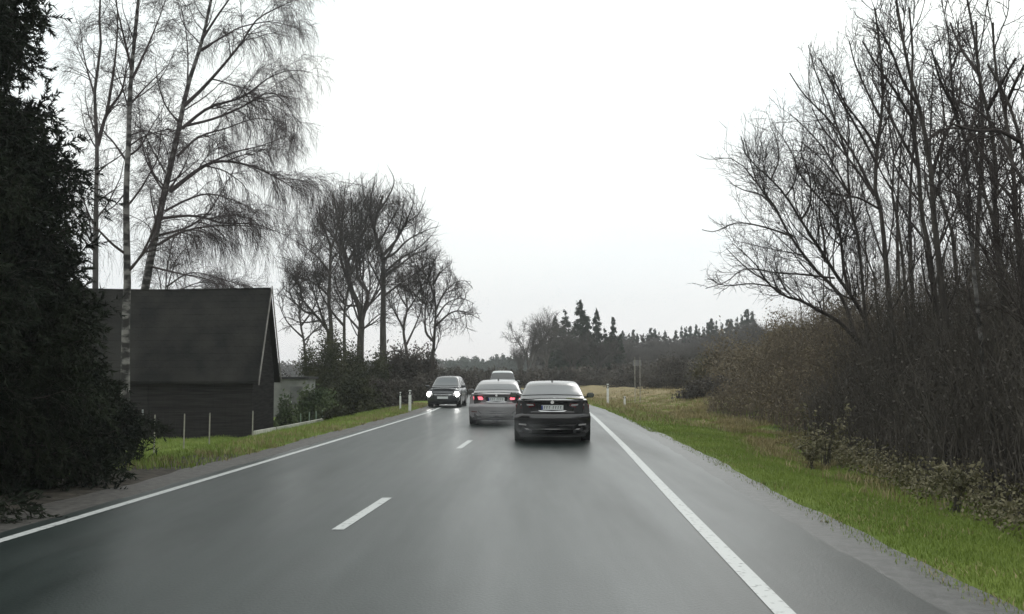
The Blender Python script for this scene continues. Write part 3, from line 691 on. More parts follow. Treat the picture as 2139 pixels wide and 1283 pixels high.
big('bare_tree', 88, [(495, 1340), (492, 1000), (480, 850), (486, 700), (492, 560), (522, 480), (525, 380), (500, 270)],
    [([(492, 560), (460, 470), (430, 380), (440, 260)], .12, -3), ([(525, 400), (560, 320), (560, 210)], .10, 2), ([(486, 700), (430, 620), (360, 560), (300, 520)], .12, 2),
     ([(482, 820), (420, 760), (340, 720), (260, 700)], .11, -3), ([(490, 620), (550, 560), (580, 460)], .10, 2)],
    'slim upright bare tree on the left of the round-topped group', 33, .9, .26)
big('bare_tree', 84, [(490, 1340), (480, 1060), (465, 990), (400, 910), (340, 840), (300, 780)],
    [([(400, 910), (350, 900), (270, 830), (200, 800)], .11, 2), ([(465, 990), (420, 860), (380, 740), (340, 640)], .12, -3), ([(340, 840), (310, 720), (270, 620)], .09, 2),
     ([(430, 950), (330, 960), (250, 930), (210, 960)], .08, -2)], 'bare tree leaning left towards the barn gable', 34, .85, .24)
big('bare_tree', 72, [(1034, 1330), (1036, 1180), (1045, 1040), (1052, 900), (1045, 800), (1040, 720)],
    [([(1040, 1060), (1000, 1010), (996, 900), (1000, 830), (960, 740)], .10, 2), ([(1050, 980), (1130, 910), (1200, 900), (1290, 940)], .09, -2),
     ([(1050, 900), (1100, 800), (1170, 740), (1240, 740)], .08, 2), ([(1045, 820), (1010, 720), (960, 670), (900, 650)], .08, -2),
     ([(1040, 760), (1080, 690), (1130, 650)], .07, 1), ([(1052, 940), (1110, 860), (1190, 830), (1260, 860)], .07, 1), ([(1000, 860), (930, 800), (880, 760)], .06, -1)],
    'small spreading bare tree at the right end of the group, next to the road', 35, .85, .17)
big('bare_tree', 100, [(570, 1330), (562, 1000), (570, 850), (600, 700), (615, 600), (600, 500)],
    [([(570, 850), (520, 760), (500, 660)], .12, 2), ([(562, 980), (480, 880), (420, 760), (400, 640), (380, 500)], .12, -2), ([(600, 700), (560, 560), (480, 440), (450, 320), (470, 230)], .12, 3), ([(600, 700), (650, 600), (660, 480)], .12, -2), ([(566, 900), (640, 820), (700, 760)], .1, 2)],
    'bare tree half hidden behind the forked one of the round-topped group', 36, .8, .22)
big('bare_tree', 80, [(905, 1330), (900, 1150), (880, 1000), (900, 880), (880, 760)],
    [([(895, 1080), (950, 960), (980, 860), (960, 760)], .09, 2), ([(885, 1000), (830, 900), (800, 830)], .09, -2), ([(900, 880), (850, 790), (860, 700)], .08, 2), ([(900, 900), (950, 820), (1000, 730)], .08, -2)],
    'short bushy bare tree between the tall trunk and the small roadside tree', 37, .66, .18)

big('bare_tree', 104, [(640, 1330), (640, 1050), (660, 900), (700, 780), (690, 620)],
    [([(645, 1000), (560, 900), (500, 800), (470, 690)], .12, 2), ([(660, 900), (740, 820), (800, 740), (850, 660)], .12, -2), ([(690, 800), (650, 700), (640, 560), (650, 420)], .12, 2), ([(642, 1020), (720, 940), (800, 880), (860, 830)], .10, -2)],
    'broad bare tree at the back of the round-topped group, seen between its trunks', 38, .85, .24)
big('bare_tree', 82, [(360, 1330), (350, 1100), (330, 980), (320, 880), (330, 780)],
    [([(340, 1040), (260, 960), (220, 880), (200, 800)], .08, 2), ([(330, 980), (400, 880), (430, 780), (420, 680)], .08, -2), ([(320, 880), (270, 800), (290, 700)], .07, 2), ([(345, 1060), (430, 980), (500, 920)], .07, -2)],
    'lowest bushy bare tree of the group, right beside the barn gable', 39, .85, .16)
# dense hedge and shrubs under those trees
def shrub(name, p, Y, topy, wpx, label, mt, seed, N=9000, size=.11, group=None, twig=None, ry=None, basey=None):
    rng = np.random.default_rng(seed); x = xat(p, Y); z = gz(x, Y); top = at(p, topy, Y)[2]; h = top - z; rx = wpx / 2 / F * Y
    root = empty(name, (x, Y, z - .05), label=label, cat='shrub', group=group)
    pts = crown_points(N, rng, rx, ry or rx * .8, h, clumps=36)
    link('foliage', leaf_mesh('foliage', pts, size, rng), mt, root)
    st = [([(rng.normal() * .15, rng.normal() * .15, 0), tuple(pts[i] * np.array((.5, .5, .5))), tuple(pts[i])], .035, .008) for i in rng.integers(0, N, 40)]
    P1, R1 = limb_arrays(st, 8); P2, R2 = grow(P1, R1, 8, 5, .3, 45, .05, .15, .3, 1, .5, .4, .006, .3, rng, maxlen=.9)
    link('stems', tube_mesh('stems', [(P1, R1, 4), (P2, R2, 3)]), twig or M['twig'], root)
    return root
hg = 'dense shrubs beneath the bare trees'
shrub('evergreen_shrub', 690, 66, 700, 130, 'dense olive-dark shrub right of the barn gable, pointed at its left edge', M['evergreen'], 41, 30000, .09, hg)
shrub('evergreen_shrub', 762, 68, 706, 110, 'dense olive-dark shrub second from the barn, under the tallest trees', M['evergreen'], 42, 26000, .09, hg)
shrub('leafless_shrub', 836, 70, 722, 110, 'brown-grey shrub between the olive-dark shrubs and the small roadside tree', M['bramble'], 43, 16000, .12, hg)
shrub('leafless_shrub', 882, 74, 722, 60, 'narrow brownish shrub beside the trunk of the small roadside tree', M['bramble'], 44, 9000, .12, hg)
shrub('green_shrub', 668, 50, 806, 100, 'low mid-green shrub behind the green stakes', M['shrubgreen'], 45, 12000, .09)
shrub('green_shrub', 600, 47, 822, 60, 'sparse light green shrub against the grey shed wall', M['shrubgreen'], 46, 2200, .09)
shrub('green_shrub', 740, 54, 792, 110, 'dark green shrub behind the right end of the long plank', M['evergreen'], 47, 15000, .10)
shrub('green_shrub', 705, 45, 850, 60, 'small dark green bush at the right end of the long plank', M['evergreen'], 48, 5000, .07)
shrub('leafless_shrub', 800, 58, 790, 110, 'brown twiggy shrub left of the roadside marker posts', M['bramble'], 49, 14000, .10)
shrub('leafless_shrub', 890, 66, 782, 110, 'brown twiggy shrub behind the oncoming car', M['bramble'], 50, 12000, .10)
shrub('leafless_shrub', 960, 84, 776, 90, 'low dull brown shrub past the oncoming car at the bend', M['bramble'], 51, 9000, .12)
shrub('leafless_shrub', 600, 74, 780, 120, 'grey-brown bush far behind the shed', M['bramble'], 52, 8000, .12)

# marker posts
def marker(p, basey, topy, label, width=.10, Y=None):
    Y = Y or CAMH * F / (basey - HORIZON); x = xat(p, Y); z = gz(x, Y); z1 = at(p, topy, Y)[2] - z
    r = empty('marker_post', (x, Y, z), label=label, cat='marker post', group='white roadside marker posts')
    MB().box((0, 0, z1 * .39), (width, .045, z1 * .78 + .1), 0, .012).build('post', M['postwhite'], r)
    b = MB().box((0, 0, z1 * .86), (width * 1.03, .05, z1 * .16), 0, .008).build('band', M['postblack'], r)
    MB().box((0, -.03, z1 * .86), (width * .45, .012, z1 * .10), 0, .003).build('reflector', M['reflector'], b)
    MB().box((0, 0, z1 * .97), (width, .045, z1 * .06), 0, .01).build('cap', M['postwhite'], r)
marker(857, 858, 815, 'white marker post with a black band, left of the road nearest the oncoming car', .12)
marker(837, 856, 819, 'slimmer marker post just left of the brighter one on the left verge', .08, Y=49)
marker(1269, 840, 802, 'tall white marker post right of the dark sedan at the verge', .12, Y=57)
marker(1304, 841, 828, 'short white stub post low in the right verge', .10, Y=54)
def sign_posts():
    Y = 62.0; x = xat(1331, Y); z = gz(x, Y); top = at(1331, 746, Y)[2] - z
    r = empty('road_sign', (x, Y, z), label='twin-pole road sign seen edge-on on the right verge', cat='road sign')
    for s in (-1, 1): MB().cyl((s * .15, 0, -.2), (s * .15, 0, top), .022, n=10).build('pole', M['stake'], r)
    MB().box((0, .05, top - .35), (.48, .02, .34), 0, .004).build('sign_panel', mat('sign_back', (.16, .16, .16), (.22, .22, .22), 3, .6), r)
sign_posts()

# =================================================================== FAR TREES
def far_conifers():
    rng = np.random.default_rng(77)
    protos = [small_conifer('spruce_tree', (0, 0, -500), 12, 2.3, 80 + i, 'x') for i in range(4)]
    first = set()
    def put(p, Y, topy, wscale, label, group, i):
        src = protos[i % 4]
        o = src if i not in first and i < 4 else copy_tree(src)
        first.add(i)
        x = xat(p, Y); z = gz(x, Y); h = at(p, topy, Y)[2] - z; s = h / 12
        o.location = (x, Y, z); o.scale = (s * wscale, s * wscale, s); o.rotation_euler = (0, 0, rng.random() * 6)
        tag(o, label, 'tree', group)
    g1 = 'spruces in the small grove right of the road gap'
    sp = [(1212, 628, 165, 1.3, 'tallest spruce of the small grove, its pointed top above all the others'), (1180, 652, 170, 1.2, 'spruce just left of the tallest one in the small grove'),
          (1246, 648, 160, 1.0, 'slim spruce right of the tallest one in the small grove'), (1281, 664, 160, .95, 'rounded spruce at the right end of the small grove'),
          (1228, 664, 175, 1.2, 'lower spruce between the tallest and the slim one'), (1264, 690, 158, 1.2, 'low spruce between the slim and the rounded one of the grove'),
          (1160, 662, 180, 1.1, 'leftmost spruce of the small grove'), (1295, 700, 160, 1.1, 'lowest spruce on the right flank of the small grove')]
    for i, (p, ty, Y, ws, lb) in enumerate(sp): put(p, Y, ty, ws, lb, g1, i)
    i = 20; g2 = 'dark spruces along the ridge of the wood'
    p = 1300
    while p < 1575:
        top = np.interp(p, [1300, 1400, 1480, 1520, 1575], [700, 690, 680, 674, 650]) + rng.normal() * 5
        put(p, 230 + rng.random() * 40, top, .8 + .4 * rng.random(), 'small dark spruce in the even row topping the distant wood', g2, i); i += 1; p += 6 + rng.random() * 7
    g3 = 'tiny spruces on the horizon at the end of the road'; p = 925
    while p < 1095:
        put(p, 520 + rng.random() * 60, 768 + rng.normal() * 2.5 + (0 if p > 1000 else 2) - (5 if rng.random() < .2 else 0), .9 + .5 * rng.random(), 'tiny dark spruce on the horizon beyond the road bend', g3, i); i += 1; p += 4 + rng.random() * 5
    return protos
far_conifers()

def far_tree(name, p, Y, topy, wpx, label, group, seed, mt, detail=1.0, trunk_r=.22, style='oak'):
    """broad bare tree defined by its top and its width"""
    rng = np.random.default_rng(seed); x = xat(p, Y); z = gz(x, Y); top = at(p, topy, Y)[2]; h = top - z; w = wpx / 2 / F * Y
    tr = [(x, Y, z - .2), (x + rng.normal() * .2, Y, z + h * .3), (x + rng.normal() * .3, Y, z + h * .62)]
    L = []
    for k in range(7):
        a = rng.random() * 2 * math.pi; s = .25 + .3 * rng.random(); zz = z + h * s * .8; q = .45 + .5 * rng.random()
        L.append(([(x, Y, zz), (x + math.cos(a) * w * .45 * q, Y + math.sin(a) * w * .45 * q, zz + (top - zz) * .45), (x + math.cos(a) * w * q, Y + math.sin(a) * w * q, zz + (top - zz) * (.6 + .3 * rng.random()))], trunk_r * .5, .03))
    L.append(([tr[2], (x + .3, Y, z + h * .9)], trunk_r * .5, .03))
    return make_tree(name, [(tr, trunk_r, trunk_r * .5)], L, mt, label, style=style, seed=seed + 1, detail=detail, group=group)
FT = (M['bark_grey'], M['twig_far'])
gg = 'pale bare trees of the grove right of the gap'
far_tree('bare_tree', 1105, 140, 690, 80, 'pale bare tree at the left tip of the grove, beside the road gap', gg, 61, FT, .62)
far_tree('bare_tree', 1142, 150, 664, 90, 'taller pale bare tree second from the left in the grove', gg, 62, FT, .62)
far_tree('bare_tree', 1195, 135, 705, 90, 'pale bare tree in front of the grove spruces', gg, 63, FT, .62)
far_tree('bare_tree', 1250, 132, 712, 90, 'pale bare tree at the right foot of the grove', gg, 64, FT, .62)
far_tree('bare_tree', 1088, 170, 728, 45, 'small pale bare tree closest to the road gap', gg, 65, FT, .5)

wood = []
rng = np.random.default_rng(5)
proto_list = [far_tree('bare_tree', 1340 + 40 * i, 185, 712, 70, 'x', 'x', 300 + 7 * i, FT, .55) for i in range(3)]
lab = 'leafless grey-brown tree in the wood below the spruce ridge'
gwood = 'leafless trees of the distant wood'
n_w = 0
for Y, p0, p1, st in ((200, 1296, 1600, 13), (165, 1310, 1640, 17), (140, 1320, 1700, 22)):
    p = p0
    while p < p1:
        src = proto_list[n_w % 3]
        o = src if n_w < 3 else copy_tree(src)
        sY = Y + rng.normal() * 6; x = xat(p, sY); z = gz(x, sY)
        topy = np.interp(p, [1300, 1450, 1550, 1700], [722, 708, 676, 640]) + rng.normal() * 5 + (200 - Y) * .25
        h = at(p, topy, sY)[2] - z; s = h / (at(1340, 712, 185)[2])
        o.location = (x, sY, z - .1); o.scale = (s * 1.1, s * 1.1, s); o.rotation_euler = (0, 0, rng.random() * 6); tag(o, lab, 'tree', gwood)
        n_w += 1; p += st * (.7 + .6 * rng.random())
# hedge masses closing the wood at ground level
def brush(name, region, N, hfun, mt, seed, label, cat='undergrowth', stem=(.9, .012), leafN=0, leafm=None, leafsize=.06, zlean=.35, kids=5, par=None):
    """a thicket: many bare stems with twigs, one uncountable mass"""
    rng = np.random.default_rng(seed); X, Yv = region(N, rng); Zg = hgt(X, Yv); H = hfun(X, Yv, rng)
    n = 7; f = np.linspace(0, 1, n)[None]; az = rng.random(N) * 2 * np.pi; lean = zlean * rng.random(N)
    arch = f ** 1.6
    P = np.stack([X[:, None] + np.cos(az)[:, None] * lean[:, None] * H[:, None] * arch, Yv[:, None] + np.sin(az)[:, None] * lean[:, None] * H[:, None] * arch, Zg[:, None] - .05 + H[:, None] * (f - .25 * lean[:, None] * f ** 3)], -1)
    P[:, 1:] += np.cumsum(rng.normal(size=(N, n - 1, 3)) * .03, 1) * H[:, None, None] ** .7
    R = stem[1] * (1 - .65 * f) * (.5 + .8 * rng.random((N, 1)))
    P2, R2 = grow(P, R, kids, 6, .42, 38, .08, .14, .15, 1, .6, .45, .0045, .4, rng, maxlen=1.4)
    P3, R3 = grow(P2, R2, 2.0, 4, .5, 42, .05, .15, .2, 1, .7, .5, .0035, .3, rng, maxlen=.6)
    c = np.array((X.mean(), Yv.mean(), 0.)); V, Fc = tubes([(P - c, R, 4), (P2 - c, R2, 3), (P3 - c, R3, 3)])
    o = link(name, np_mesh(name, V, Fc, True), mt); o.location = tuple(c); tag(o, label, cat, kind='stuff')
    if leafN:
        i = rng.integers(0, len(P2), leafN); j = rng.integers(0, 6, leafN); Cc = P2[i, j] - c + rng.normal(size=(leafN, 3)) * .08
        link('leaves', leaf_mesh('leaves', Cc, leafsize, rng), leafm, o)
    return o
def reg_right(y0, y1, depth):
    def f(N, rng):
        y = y0 + (y1 - y0) * rng.random(N) ** 1.15; x = verge_edge(y) + .25 + depth * rng.random(N) ** 1.3; return x, y
    return f

def woods(name, N, x0, x1, y0, y1, h, mt, seed, label, size=.5):
    rng = np.random.default_rng(seed); x = x0 + (x1 - x0) * rng.random(N); y = y0 + (y1 - y0) * rng.random(N) ** 1.5
    g = np.cumsum(rng.normal(size=400)); g = (rng.random(400) * .45 + .62) * h; xs_ = np.sort(x0 + (x1 - x0) * rng.random(400)); hh = np.interp(x, xs_, g) * (.8 + .2 * rng.random(N)); z = hgt(x, y) + hh * rng.random(N) ** .8
    C = np.stack([x, y, z], -1); c = np.array((x.mean(), y.mean(), 0)); o = link(name, leaf_mesh(name, C - c, size, rng, 2.2), mt); o.location = tuple(c); return tag(o, label, 'wood', kind='stuff')
woods('distant_wood', 26000, -150, -22, 330, 360, 6.5, M['twig_far'], 1, 'far leafless wood closing the horizon left of the road bend')
woods('distant_wood', 30000, -280, -58, 225, 250, 8, M['twig_far'], 5, 'far leafless wood behind the barn field', .5)
woods('distant_wood', 22000, -60, 30, 400, 430, 7.5, M['needle_far'], 2, 'far dark wood closing the horizon at the end of the road', .6)
woods('distant_scrub', 30000, 4, 75, 205, 225, 8, M['twig_far'], 3, 'grey scrub filling the foot of the distant wood and the grove', .45)
woods('distant_scrub', 16000, -9, 30, 122, 130, 2.6, M['bramble'], 4, 'dull low scrub beyond the cars where the road bends away', .22)

# =================================================================== RIGHT SIDE
def right_edge(Q):
    a = Q[:, 0] / Q[:, 1] * F + W0 / 2; c = HORIZON - (Q[:, 2] - CAMH) / Q[:, 1] * F
    lim = np.interp(c, [-100, 0, 80, 200, 300, 400, 450, 550, 610, 700], [1800, 1765, 1700, 1615, 1500, 1500, 1480, 1470, 1475, 1620])
    return a > lim + 22 * np.sin(c * .05) + 30 * np.random.default_rng(len(a)).normal(size=len(a))
zr = lambda l: [(1400 + a * .3898, 250 + b * .3897) for a, b in l]
YW = 33.0
trW = px([(1900, 900), (1862, 800), (1835, 760), (1821, 737)], YW); trW[0][2] = gz(trW[0][0], YW) - .1
LW = [([(1080, 1250), (1000, 1180), (900, 1080), (790, 1020), (700, 970), (600, 940), (510, 860), (470, 790), (370, 690)], .085, -2),
      ([(1000, 1190), (970, 1100), (940, 990), (880, 900), (820, 850), (750, 770), (640, 620), (560, 470), (470, 350), (360, 220), (240, 205)], .075, 2),
      ([(1075, 1230), (1060, 1150), (1040, 1060), (960, 930), (880, 820), (820, 720), (700, 540), (620, 410), (540, 320), (470, 260), (400, 180), (380, 90)], .08, -3),
      ([(960, 930), (930, 800), (920, 700), (900, 560), (850, 470), (780, 400), (690, 290), (670, 220), (620, 120), (560, 40)], .06, 2),
      ([(640, 620), (480, 570), (350, 555), (240, 600), (170, 590)], .035, 1),
      ([(880, 850), (700, 830), (560, 820), (400, 800), (300, 870), (190, 905)], .035, -1),
      ([(600, 940), (560, 900), (430, 880), (300, 890), (200, 850)], .03, 1),
      ([(830, 730), (820, 600), (800, 520), (800, 400), (760, 290)], .04, 1),
      ([(700, 540), (750, 450), (745, 300), (700, 180), (720, 80)], .04, -2),
      ([(560, 470), (480, 400), (400, 380), (320, 340)], .03, 1),
      ([(620, 410), (660, 350), (680, 280), (700, 200)], .03, -1),
      ([(470, 350), (440, 260), (395, 100)], .03, 1),
      ([(540, 320), (580, 220), (570, 110), (535, 30)], .03, 1),
      ([(510, 860), (440, 820), (370, 760), (300, 690)], .03, 1)]
make_tree('willow_tree', [(trW, .20, .14)], [(px(zr(l), YW, dy), r, .012) for l, r, dy in LW], (M['bark'], M['twig']),
          'bare willow whose limbs fan out low to the left over the right verge', style='willow', seed=71, detail=.92, env=lambda Q: right_edge(Q), group='bare trees of the right-hand wood')
RT = [
 ([(1130, 1350), (1150, 700), (1130, 500), (1100, 400), (1105, 200), (1130, 0), (1140, -200), (1120, -420), (1095, -600)], 27, .10, 'slim bare tree with pale sky on its left, its trunk nearest the leaning willow',
   [([(1095, 410), (1000, 270), (940, 190), (820, 50), (760, -60)], .04, 1), ([(1105, 150), (1020, 20), (930, -100), (860, -260)], .04, -1), ([(1130, 0), (1060, -140), (990, -300), (960, -420)], .035, 1), ([(1120, 480), (1010, 420), (900, 400), (800, 370)], .03, -1), ([(1095, 410), (980, 180), (850, 0), (720, -130), (640, -250)], .04, 2), ([(1103, 230), (1010, 60), (900, -130), (800, -330)], .04, -1)]),
 ([(1500, 1350), (1440, 760), (1410, 500), (1400, 300), (1360, 50), (1320, -120), (1270, -300), (1240, -480), (1210, -640)], 21, .10, 'thicker bare tree of a close pair, the right-hand trunk of the two',
   [([(1400, 300), (1460, 120), (1540, -60), (1560, -250)], .045, 1), ([(1340, -60), (1250, -200), (1180, -380), (1100, -520)], .04, -1), ([(1380, 120), (1440, 60), (1600, 40), (1750, 60)], .03, 1)]),
 ([(1470, 1350), (1400, 800), (1350, 520), (1330, 260), (1300, 0), (1290, -150), (1300, -350), (1280, -600)], 22.5, .09, 'thinner bare tree of a close pair, the left-hand trunk of the two',
   [([(1330, 260), (1240, 100), (1160, -60), (1080, -220)], .04, 1), ([(1300, 0), (1200, -160), (1100, -300), (1030, -420)], .04, -1), ([(1345, 450), (1250, 330), (1180, 200)], .03, 1)]),
 ([(1060, 1350), (1020, 760), (990, 560), (960, 400), (950, 200), (960, 50), (930, -120)], 31, .08, 'slender bare tree rising out of the willow fan, with a straight thin stem',
   [([(960, 400), (870, 280), (800, 200), (700, 120)], .035, 1), ([(950, 200), (880, 60), (800, -60)], .03, -1), ([(960, 400), (840, 180), (720, 40), (640, -30)], .035, 1), ([(950, 200), (860, -60), (780, -250), (740, -400)], .035, -1), ([(990, 560), (900, 380), (790, 260), (700, 200)], .03, 1)]),
 ([(1680, 1350), (1620, 740), (1595, 480), (1560, 200), (1530, -50), (1500, -300), (1490, -500)], 19, .055, 'pale thin birch-like stem between the close pair and the dense right-hand trunks',
   [([(1560, 200), (1620, 30), (1660, -140)], .03, 1), ([(1530, -50), (1450, -200), (1400, -380)], .03, -1)]),
 ([(1800, 1350), (1760, 740), (1740, 450), (1745, 250), (1700, -50), (1650, -250), (1640, -520)], 18, .075, 'dark bare tree with a kinked trunk near the right edge',
   [([(1745, 280), (1640, 130), (1560, -30), (1500, -160)], .04, 1), ([(1700, -50), (1780, -200), (1850, -330)], .035, -1), ([(1650, -250), (1560, -380), (1500, -520)], .035, 1)]),
 ([(1760, 1350), (1740, 620), (1690, 420), (1640, 220), (1560, 60), (1500, -120), (1420, -330)], 24, .08, 'bare tree slanting left behind the kinked trunk',
   [([(1690, 420), (1600, 330), (1500, 270)], .035, 1), ([(1640, 220), (1660, 60), (1640, -120)], .035, -1)]),
 ([(1880, 1350), (1870, 740), (1850, 450), (1830, 200), (1790, -60), (1740, -300), (1730, -520)], 17, .07, 'straight dark bare tree at the right edge',
   [([(1830, 200), (1750, 60), (1660, -40), (1540, -100)], .04, 1), ([(1790, -60), (1850, -200), (1900, -300)], .035, -1), ([(1850, 450), (1780, 360), (1700, 310)], .03, 1)]),
 ([(2000, 1350), (1960, 740), (1930, 400), (1880, 120), (1800, -120), (1700, -300)], 15, .07, 'bare tree leaning in from beyond the right edge',
   [([(1930, 400), (1850, 260), (1780, 160)], .035, 1), ([(1880, 120), (1760, 60), (1640, 60), (1500, 20)], .035, -1)]),
 ([(1280, 1350), (1250, 800), (1220, 560), (1190, 380), (1200, 200), (1170, 20), (1190, -200)], 29, .07, 'thin bare tree between the close pair and the tree beside the willow',
   [([(1190, 380), (1120, 260), (1090, 140)], .03, 1), ([(1200, 200), (1260, 60), (1270, -100)], .03, -1)]),
 ([(1560, 1350), (1530, 800), (1500, 560), (1440, 400), (1450, 220), (1470, 0), (1440, -220)], 26, .075, 'bare tree with a bent stem just right of the close pair',
   [([(1440, 400), (1380, 300), (1320, 240)], .03, 1), ([(1450, 220), (1530, 120), (1600, 0)], .03, -1)]),
 ([(1160, 1350), (1100, 900), (1060, 760), (1010, 640), (960, 560), (900, 440)], 36, .06, 'small bare tree deep behind the willow limbs',
   [([(1060, 760), (1040, 640), (1060, 520)], .03, 1), ([(1010, 640), (940, 620), (860, 560)], .03, -1)]),
]
for i, (tr, Y, r, lb, lm) in enumerate(RT):
    t = px(zr(tr), Y); t[0] = np.array((t[1][0] + .3, t[1][1], gz(t[1][0], Y) - .1))
    make_tree('bare_tree', [(t, r, r * .22)], [(px(zr(l), Y, dy), rr, .012) for l, rr, dy in lm], (M['bark'] if i != 4 else M['birch'], M['twig']), lb, style='upright', seed=90 + i, detail=.85 if i in (0, 3) else .70, env=right_edge, group='bare trees of the right-hand wood')
# more stems deeper in the wood (copies)
rng = np.random.default_rng(12)
deep = []
for i in range(3):
    h = 11 + i; tr = [(0, 0, -.2), (.2, .1, h * .3), (-.1, .2, h * .65), (.3, 0, h)]
    deep.append(make_tree('bare_tree', [(tr, .09, .02)], [], (M['bark'], M['twig']), 'x', style='upright', seed=140 + i, detail=.65, group='g'))
spots = [(1905, 30), (1990, 34), (2060, 31), (2020, 40), (1880, 42), (2090, 44), (2135, 36), (1800, 56), (1860, 62), (1930, 60), (1760, 66), (1720, 74), (2000, 70), (1680, 84), (1790, 80)]
for i, (p, Y) in enumerate(spots):
    o = deep[i % 3] if i < 3 else copy_tree(deep[i % 3])
    x = xat(p, Y); o.location = (x, Y, gz(x, Y)); s = .85 + .3 * rng.random(); s *= (1 if Y < 50 else .8); o.scale = (s, s, s); o.rotation_euler = (rng.normal() * .03, rng.normal() * .04, rng.random() * 6)
    tag(o, 'thin bare tree standing back among the crowded stems of the right-hand wood', 'tree', 'thin trees deep in the right-hand wood')

# brown shrubs on the right behind the verge
gb = 'brown shrubs behind the right verge'
for i, (p, Y, ty, w, N, mt, lb) in enumerate([
    (1420, 92, 742, 150, 12000, 'bramble', 'grey-brown leafless shrub farthest left beyond the right verge, behind the twin-pole sign'),
    (1482, 74, 735, 90, 7000, 'olive', 'pale olive upright shrub beyond the verge with a light top'),
    (1560, 70, 690, 200, 26000, 'dryleaf', 'broad brown shrub with a domed top beyond the verge'),
    (1660, 62, 662, 230, 34000, 'dryleaf', 'largest brown shrub, directly behind the low willow limbs'),
    (1765, 56, 640, 200, 34000, 'bramble', 'tall grey-brown shrub behind the willow trunk'),
    (1720, 48, 730, 190, 22000, 'dryleaf', 'rusty brown shrub under the lowest willow limb'),
    (1330, 105, 768, 130, 9000, 'bramble', 'low grey shrub at the far end of the right verge'),
    (1255, 120, 776, 130, 9000, 'bramble', 'low dull shrub hidden just above the dark sedan'),
    (1500, 62, 778, 170, 15000, 'bramble', 'low brown shrub at the back edge of the grassy verge')]):
    shrub('leafless_shrub', p, Y, ty, w, lb, M[mt], 200 + i, N, .10, gb, M['twig_brown'])

brush('undergrowth', reg_right(8, 30, 8), 3000, lambda X, Y, r: (1.3 + 3.3 * np.clip((X - verge_edge(Y)) / 3.0, 0, 1)) * (.6 + .5 * r.random(len(X))), M['bramble'], 301, 'tangled dark bramble and bare stems filling the right-hand bank below the trees', leafN=60000, leafm=M['bramble'], leafsize=.035)
brush('undergrowth', reg_right(30, 50, 8), 1400, lambda X, Y, r: (.7 + 3.6 * np.clip((X - verge_edge(Y)) / 5.0, 0, 1)) * (.6 + .5 * r.random(len(X))), M['twig_brown'], 302, 'brown bare thicket along the back of the grassy verge under the willow', leafN=40000, leafm=M['dryleaf'], leafsize=.055)

# ------------------------------------------------------------------ grasses and weeds
def blades(name, X, Y, hlen, wid, mt, seed, label, lean=.5, kindcat='grass'):
    rng = np.random.default_rng(seed); N = len(X); Zg = hgt(X, Y); b = np.stack([X, Y, Zg - .01], -1)
    az = rng.random(N) * 2 * np.pi; h = hlen * (.5 + .9 * rng.random(N)); d = np.stack([np.cos(az), np.sin(az), np.zeros(N)], -1)
    w = np.stack([-np.sin(az), np.cos(az), np.zeros(N)], -1) * wid * .5; l = (lean * rng.random(N) * h)[:, None]
    up = np.array((0, 0, 1.)); mid = b + up * (h * .55)[:, None] + d * l * .35; tip = b + up * (h)[:, None] * .95 + d * l
    V = np.stack([b - w, b + w, mid + w * .7, mid - w * .7, tip], 1)
    i = np.arange(N)[:, None] * 5; Fc = np.concatenate([i + np.array([[0, 1, 2]]), i + np.array([[0, 2, 3]]), i + np.array([[3, 2, 4]])])
    c = np.array((X.mean(), Y.mean(), 0.)); o = link(name, np_mesh(name, V.reshape(-1, 3) - c, Fc), mt); o.location = tuple(c); tag(o, label, kindcat, kind='stuff'); return o
rng = np.random.default_rng(9)
def right_pts(N, y0, y1, lo, hi, pw=1.4):
    y = y0 + (y1 - y0) * rng.random(N) ** pw; f = rng.random(N); a = shoulder(y) + lo; return a + (verge_edge(y) + hi - a) * f, y
def clump(x, y, s=1.0, th=.0):
    v = np.sin(x * 2.3 * s + 1.3 * np.sin(y * 1.1 * s)) * np.sin(y * 1.9 * s + .7 * np.sin(x * 1.7 * s)) + .5 * np.sin(5.1 * x * s + 3.3 * y * s); return v > th
X, Y = right_pts(120000, 5.5, 32, .30, .3); m_ = rng.random(len(X)) < np.clip((X - shoulder(Y) - .25) / .7, .05, 1)
blades('grass', X[m_], Y[m_], .055, .010, M['blade'], 1, 'short green grass of the right verge')
X2, Y2 = right_pts(16000, 6, 40, .35, .2, 1.3); m_ = clump(X2, Y2, .9, .3); blades('dry_grass', X2[m_], Y2[m_], .06, .010, M['strawblade'], 8, 'yellowed flattened blades scattered through the right verge grass', 1.3)
X, Y = right_pts(60000, 30, 75, .25, 2.5, 1.2); blades('grass', X, Y, .07, .02, M['blade'], 2, 'green grass of the far part of the right verge')
y = 14 + 40 * rng.random(42000); X = verge_edge(y) - 1.3 + 1.6 * rng.random(len(y)) + rng.normal(size=len(y)) * .3; m_ = clump(X, y, 1, .15) & (rng.random(len(y)) < np.clip((y - 14) / 8, .1, 1))
blades('dry_grass', X[m_], y[m_], .15, .014, M['strawblade'], 3, 'straw-coloured dry grass along the back of the right verge', .9)
X, Y = right_pts(26000, 34, 90, .5, 3, 1.0); m_ = clump(X, Y, .6, .0); blades('dry_grass', X[m_], Y[m_], .20, .025, M['strawblade'], 4, 'dry yellowish grass where the right verge meets the far shrubs', .9)
y = 18.5 + 35 * rng.random(60000); X = LX(y) - .9 - 8.5 * rng.random(len(y)) ** .9; m_ = y > 15 + .0 * X
blades('grass', X[m_], y[m_], .10, .016, M['blade'], 5, 'green grass between the left edge line and the barn')
y = 19 + 40 * rng.random(12000); X = LX(y) - .8 - 1.6 * rng.random(len(y)); m_ = clump(X, y, 1, .1); blades('dry_grass', X[m_], y[m_], .13, .014, M['strawblade'], 6, 'thin dry grass fringe along the left gravel edge', .9)
